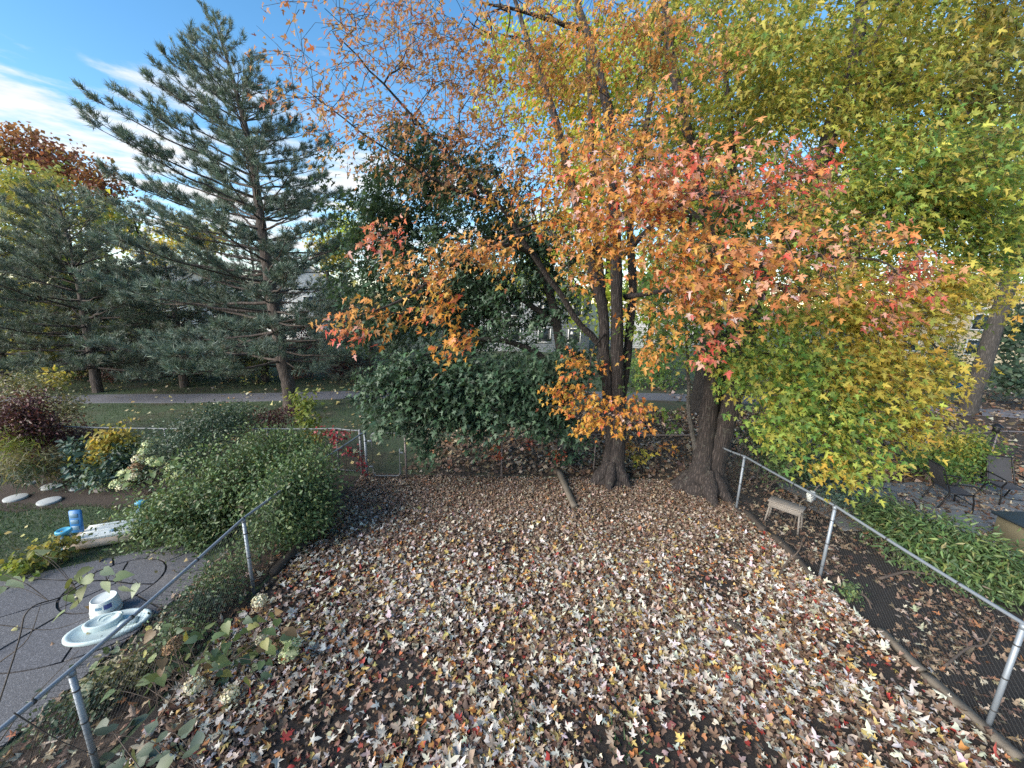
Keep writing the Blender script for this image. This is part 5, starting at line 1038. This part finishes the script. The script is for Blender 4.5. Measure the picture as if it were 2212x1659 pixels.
p = gp(2143, 1106, .62); t = empty('storage_box', (p[0] + .75, p[1] - .45, 0), 'olive wooden box with dark blue lid cut by the right edge', 'box')
b = Buf(); box(b, (0, 0, .30), (1.36, .82, .56), bev=.008); b.build('body', M_BOXWOOD, t)
for k in range(9):
    b = Buf(); box(b, (-.62 + .155 * k, -.418, .30), (.145, .016, .55), bev=.004); b.build('plank', M_BOXWOOD, t)
b = Buf(); box(b, (0, 0, .605), (1.52, .94, .05), rx=R(1.5), bev=.012); b.build('lid', M_COVER, t)
b = Buf(); box(b, (.20, -.30, .66), (.5, .26, .02), rz=R(8), rx=R(1.5)); b.build('white_board', M_WHITEPL, t)
p = at(2145, 935, 10.25); t = empty('post_lantern', (p[0], p[1] - .05, 0), 'small black lantern on a stake at the far right fence', 'lantern')
hz = p[2]
b = Buf(); tube(b, [(0, 0, -.05), (0, 0, hz)], .02, 8); b.build('stake', M_BLACKMETAL, t)
b = Buf(); lathe(b, [(.03, hz), (.075, hz + .05), (.075, hz + .19), (.06, hz + .2)], (0, 0, 0), 6); b.build('glass', M_BLACKMETAL, t)
b = Buf(); lathe(b, [(.13, hz + .19), (.12, hz + .22), (.04, hz + .28), (.001, hz + .29)], (0, 0, 0), 12); b.build('cap', M_BLACKMETAL, t)
p = gp(2078, 842); t = empty('blue_barrel', (p[0], p[1], 0), 'blue container with pale top beside the thick grey trunk', 'container')
b = Buf(); lathe(b, [(.28, 0), (.30, .05), (.30, .30), (.31, .32), (.30, .34), (.30, .60), (.31, .62), (.30, .64), (.29, .80)], (0, 0, 0), 24); b.build('body', M_BLUE, t, True)
b = Buf(); lathe(b, [(.30, .80), (.31, .84), (.27, .90), (.001, .92)], (0, 0, 0), 24); b.build('lid', M_PALEBLUE, t, True)

# ------------------------------------------------------------------ houses beyond the trees
M_SIDING = simple('white_siding', (.66, .67, .68), .7, 0, .15, 2); M_GREYSID = simple('grey_siding', (.36, .38, .41), .7, 0, .2, 2); M_CREAM = simple('cream_wall', (.60, .50, .34), .75, 0, .2, 2)
M_ROOF = simple('dark_shingles', (.075, .072, .075), .9, 0, .4, 6, .4, 30); M_TRIM = simple('white_trim', (.75, .75, .73), .6)
M_GLASS = simple('window_glass', (.03, .04, .05), .08, 0, .1, 2, spec=.8)
def house(label, x, y, w, dp, h, rise, rz, wall, nwin, base=0):
    t = empty('house', (x, y, 0), label, 'house', 'houses beyond the trees'); t.rotation_euler = (0, 0, rz)
    b = Buf(); b.add([(-w / 2, -dp / 2, 0), (w / 2, -dp / 2, 0), (w / 2, dp / 2, 0), (-w / 2, dp / 2, 0), (-w / 2, -dp / 2, h), (w / 2, -dp / 2, h), (w / 2, dp / 2, h), (-w / 2, dp / 2, h), (0, -dp / 2, h + rise), (0, dp / 2, h + rise)],
                     [[0, 1, 5, 4], [1, 2, 6, 5], [2, 3, 7, 6], [3, 0, 4, 7]]); b.f.append(np.array([[4, 5, 8], [6, 7, 9]], np.int32)); wl = b.build('wall', wall, t)
    n = int(h / .22)
    for k in range(1, n):
        bb = Buf(); box(bb, (0, -dp / 2 - .012, k * .22), (w - .02, .02, .012)); bb.build('siding_board', wall, wl)
    for sx in (-1, 1):
        b = Buf(); e = np.array([w / 2 + .5, h - .5 * rise / (w / 2)]); b.add([(0, -dp / 2 - .4, h + rise + .02), (sx * e[0], -dp / 2 - .4, e[1] + .02), (sx * e[0], dp / 2 + .4, e[1] + .02), (0, dp / 2 + .4, h + rise + .02), (0, -dp / 2 - .4, h + rise + .2), (sx * e[0], -dp / 2 - .4, e[1] + .2), (sx * e[0], dp / 2 + .4, e[1] + .2), (0, dp / 2 + .4, h + rise + .2)],
              [[0, 1, 2, 3], [7, 6, 5, 4], [0, 4, 5, 1], [2, 6, 7, 3], [1, 5, 6, 2]]); r_ = b.build('roof', M_ROOF, t)
        bb = Buf(); a_ = np.array([0, h + rise + .09]); c_ = np.array([sx * e[0], e[1] + .09]); mm = (a_ + c_) / 2
        box(bb, (mm[0], -dp / 2 - .43, mm[1]), (np.linalg.norm(c_ - a_), .04, .2), ry=math.atan2(-(c_ - a_)[1] * sx, abs((c_ - a_)[0])) * sx); bb.build('fascia', M_TRIM, r_)
    for k in range(nwin):
        for zz in ([h * .72] if h < 4 else [h * .3, h * .75]):
            xx = -w / 2 + w * (k + .5) / nwin; b = Buf()
            for (cx, cz, sx, sz) in ((0, .65, 1.2, .1), (0, -.65, 1.2, .1), (-.55, 0, .1, 1.2), (.55, 0, .1, 1.2)): box(b, (xx + cx, -dp / 2 - .05, zz + cz), (sx, .08, sz))
            f_ = b.build('window', M_TRIM, t); bb = Buf(); box(bb, (xx, -dp / 2 - .03, zz), (1.0, .02, 1.2)); bb.build('pane', M_GLASS, f_)
house('white gabled house glimpsed right of the tall pine trunk', -23.5, 47, 9, 10, 5.2, 2.6, R(18), M_SIDING, 3)
house('white house with low roof behind the tall pine at left', -37, 44, 12, 9, 5.4, 2.4, R(28), M_SIDING, 3)
house('grey house hidden behind the green maple', 1.5, 40, 11, 9, 5.2, 2.8, 0, M_GREYSID, 4)
house('pale house between the two maples', 16, 44, 10, 9, 5.2, 2.6, R(-12), M_SIDING, 3)
house('cream house in sunlight at the far right', 43, 37, 12, 9, 4.8, 2.6, R(-40), M_CREAM, 3)
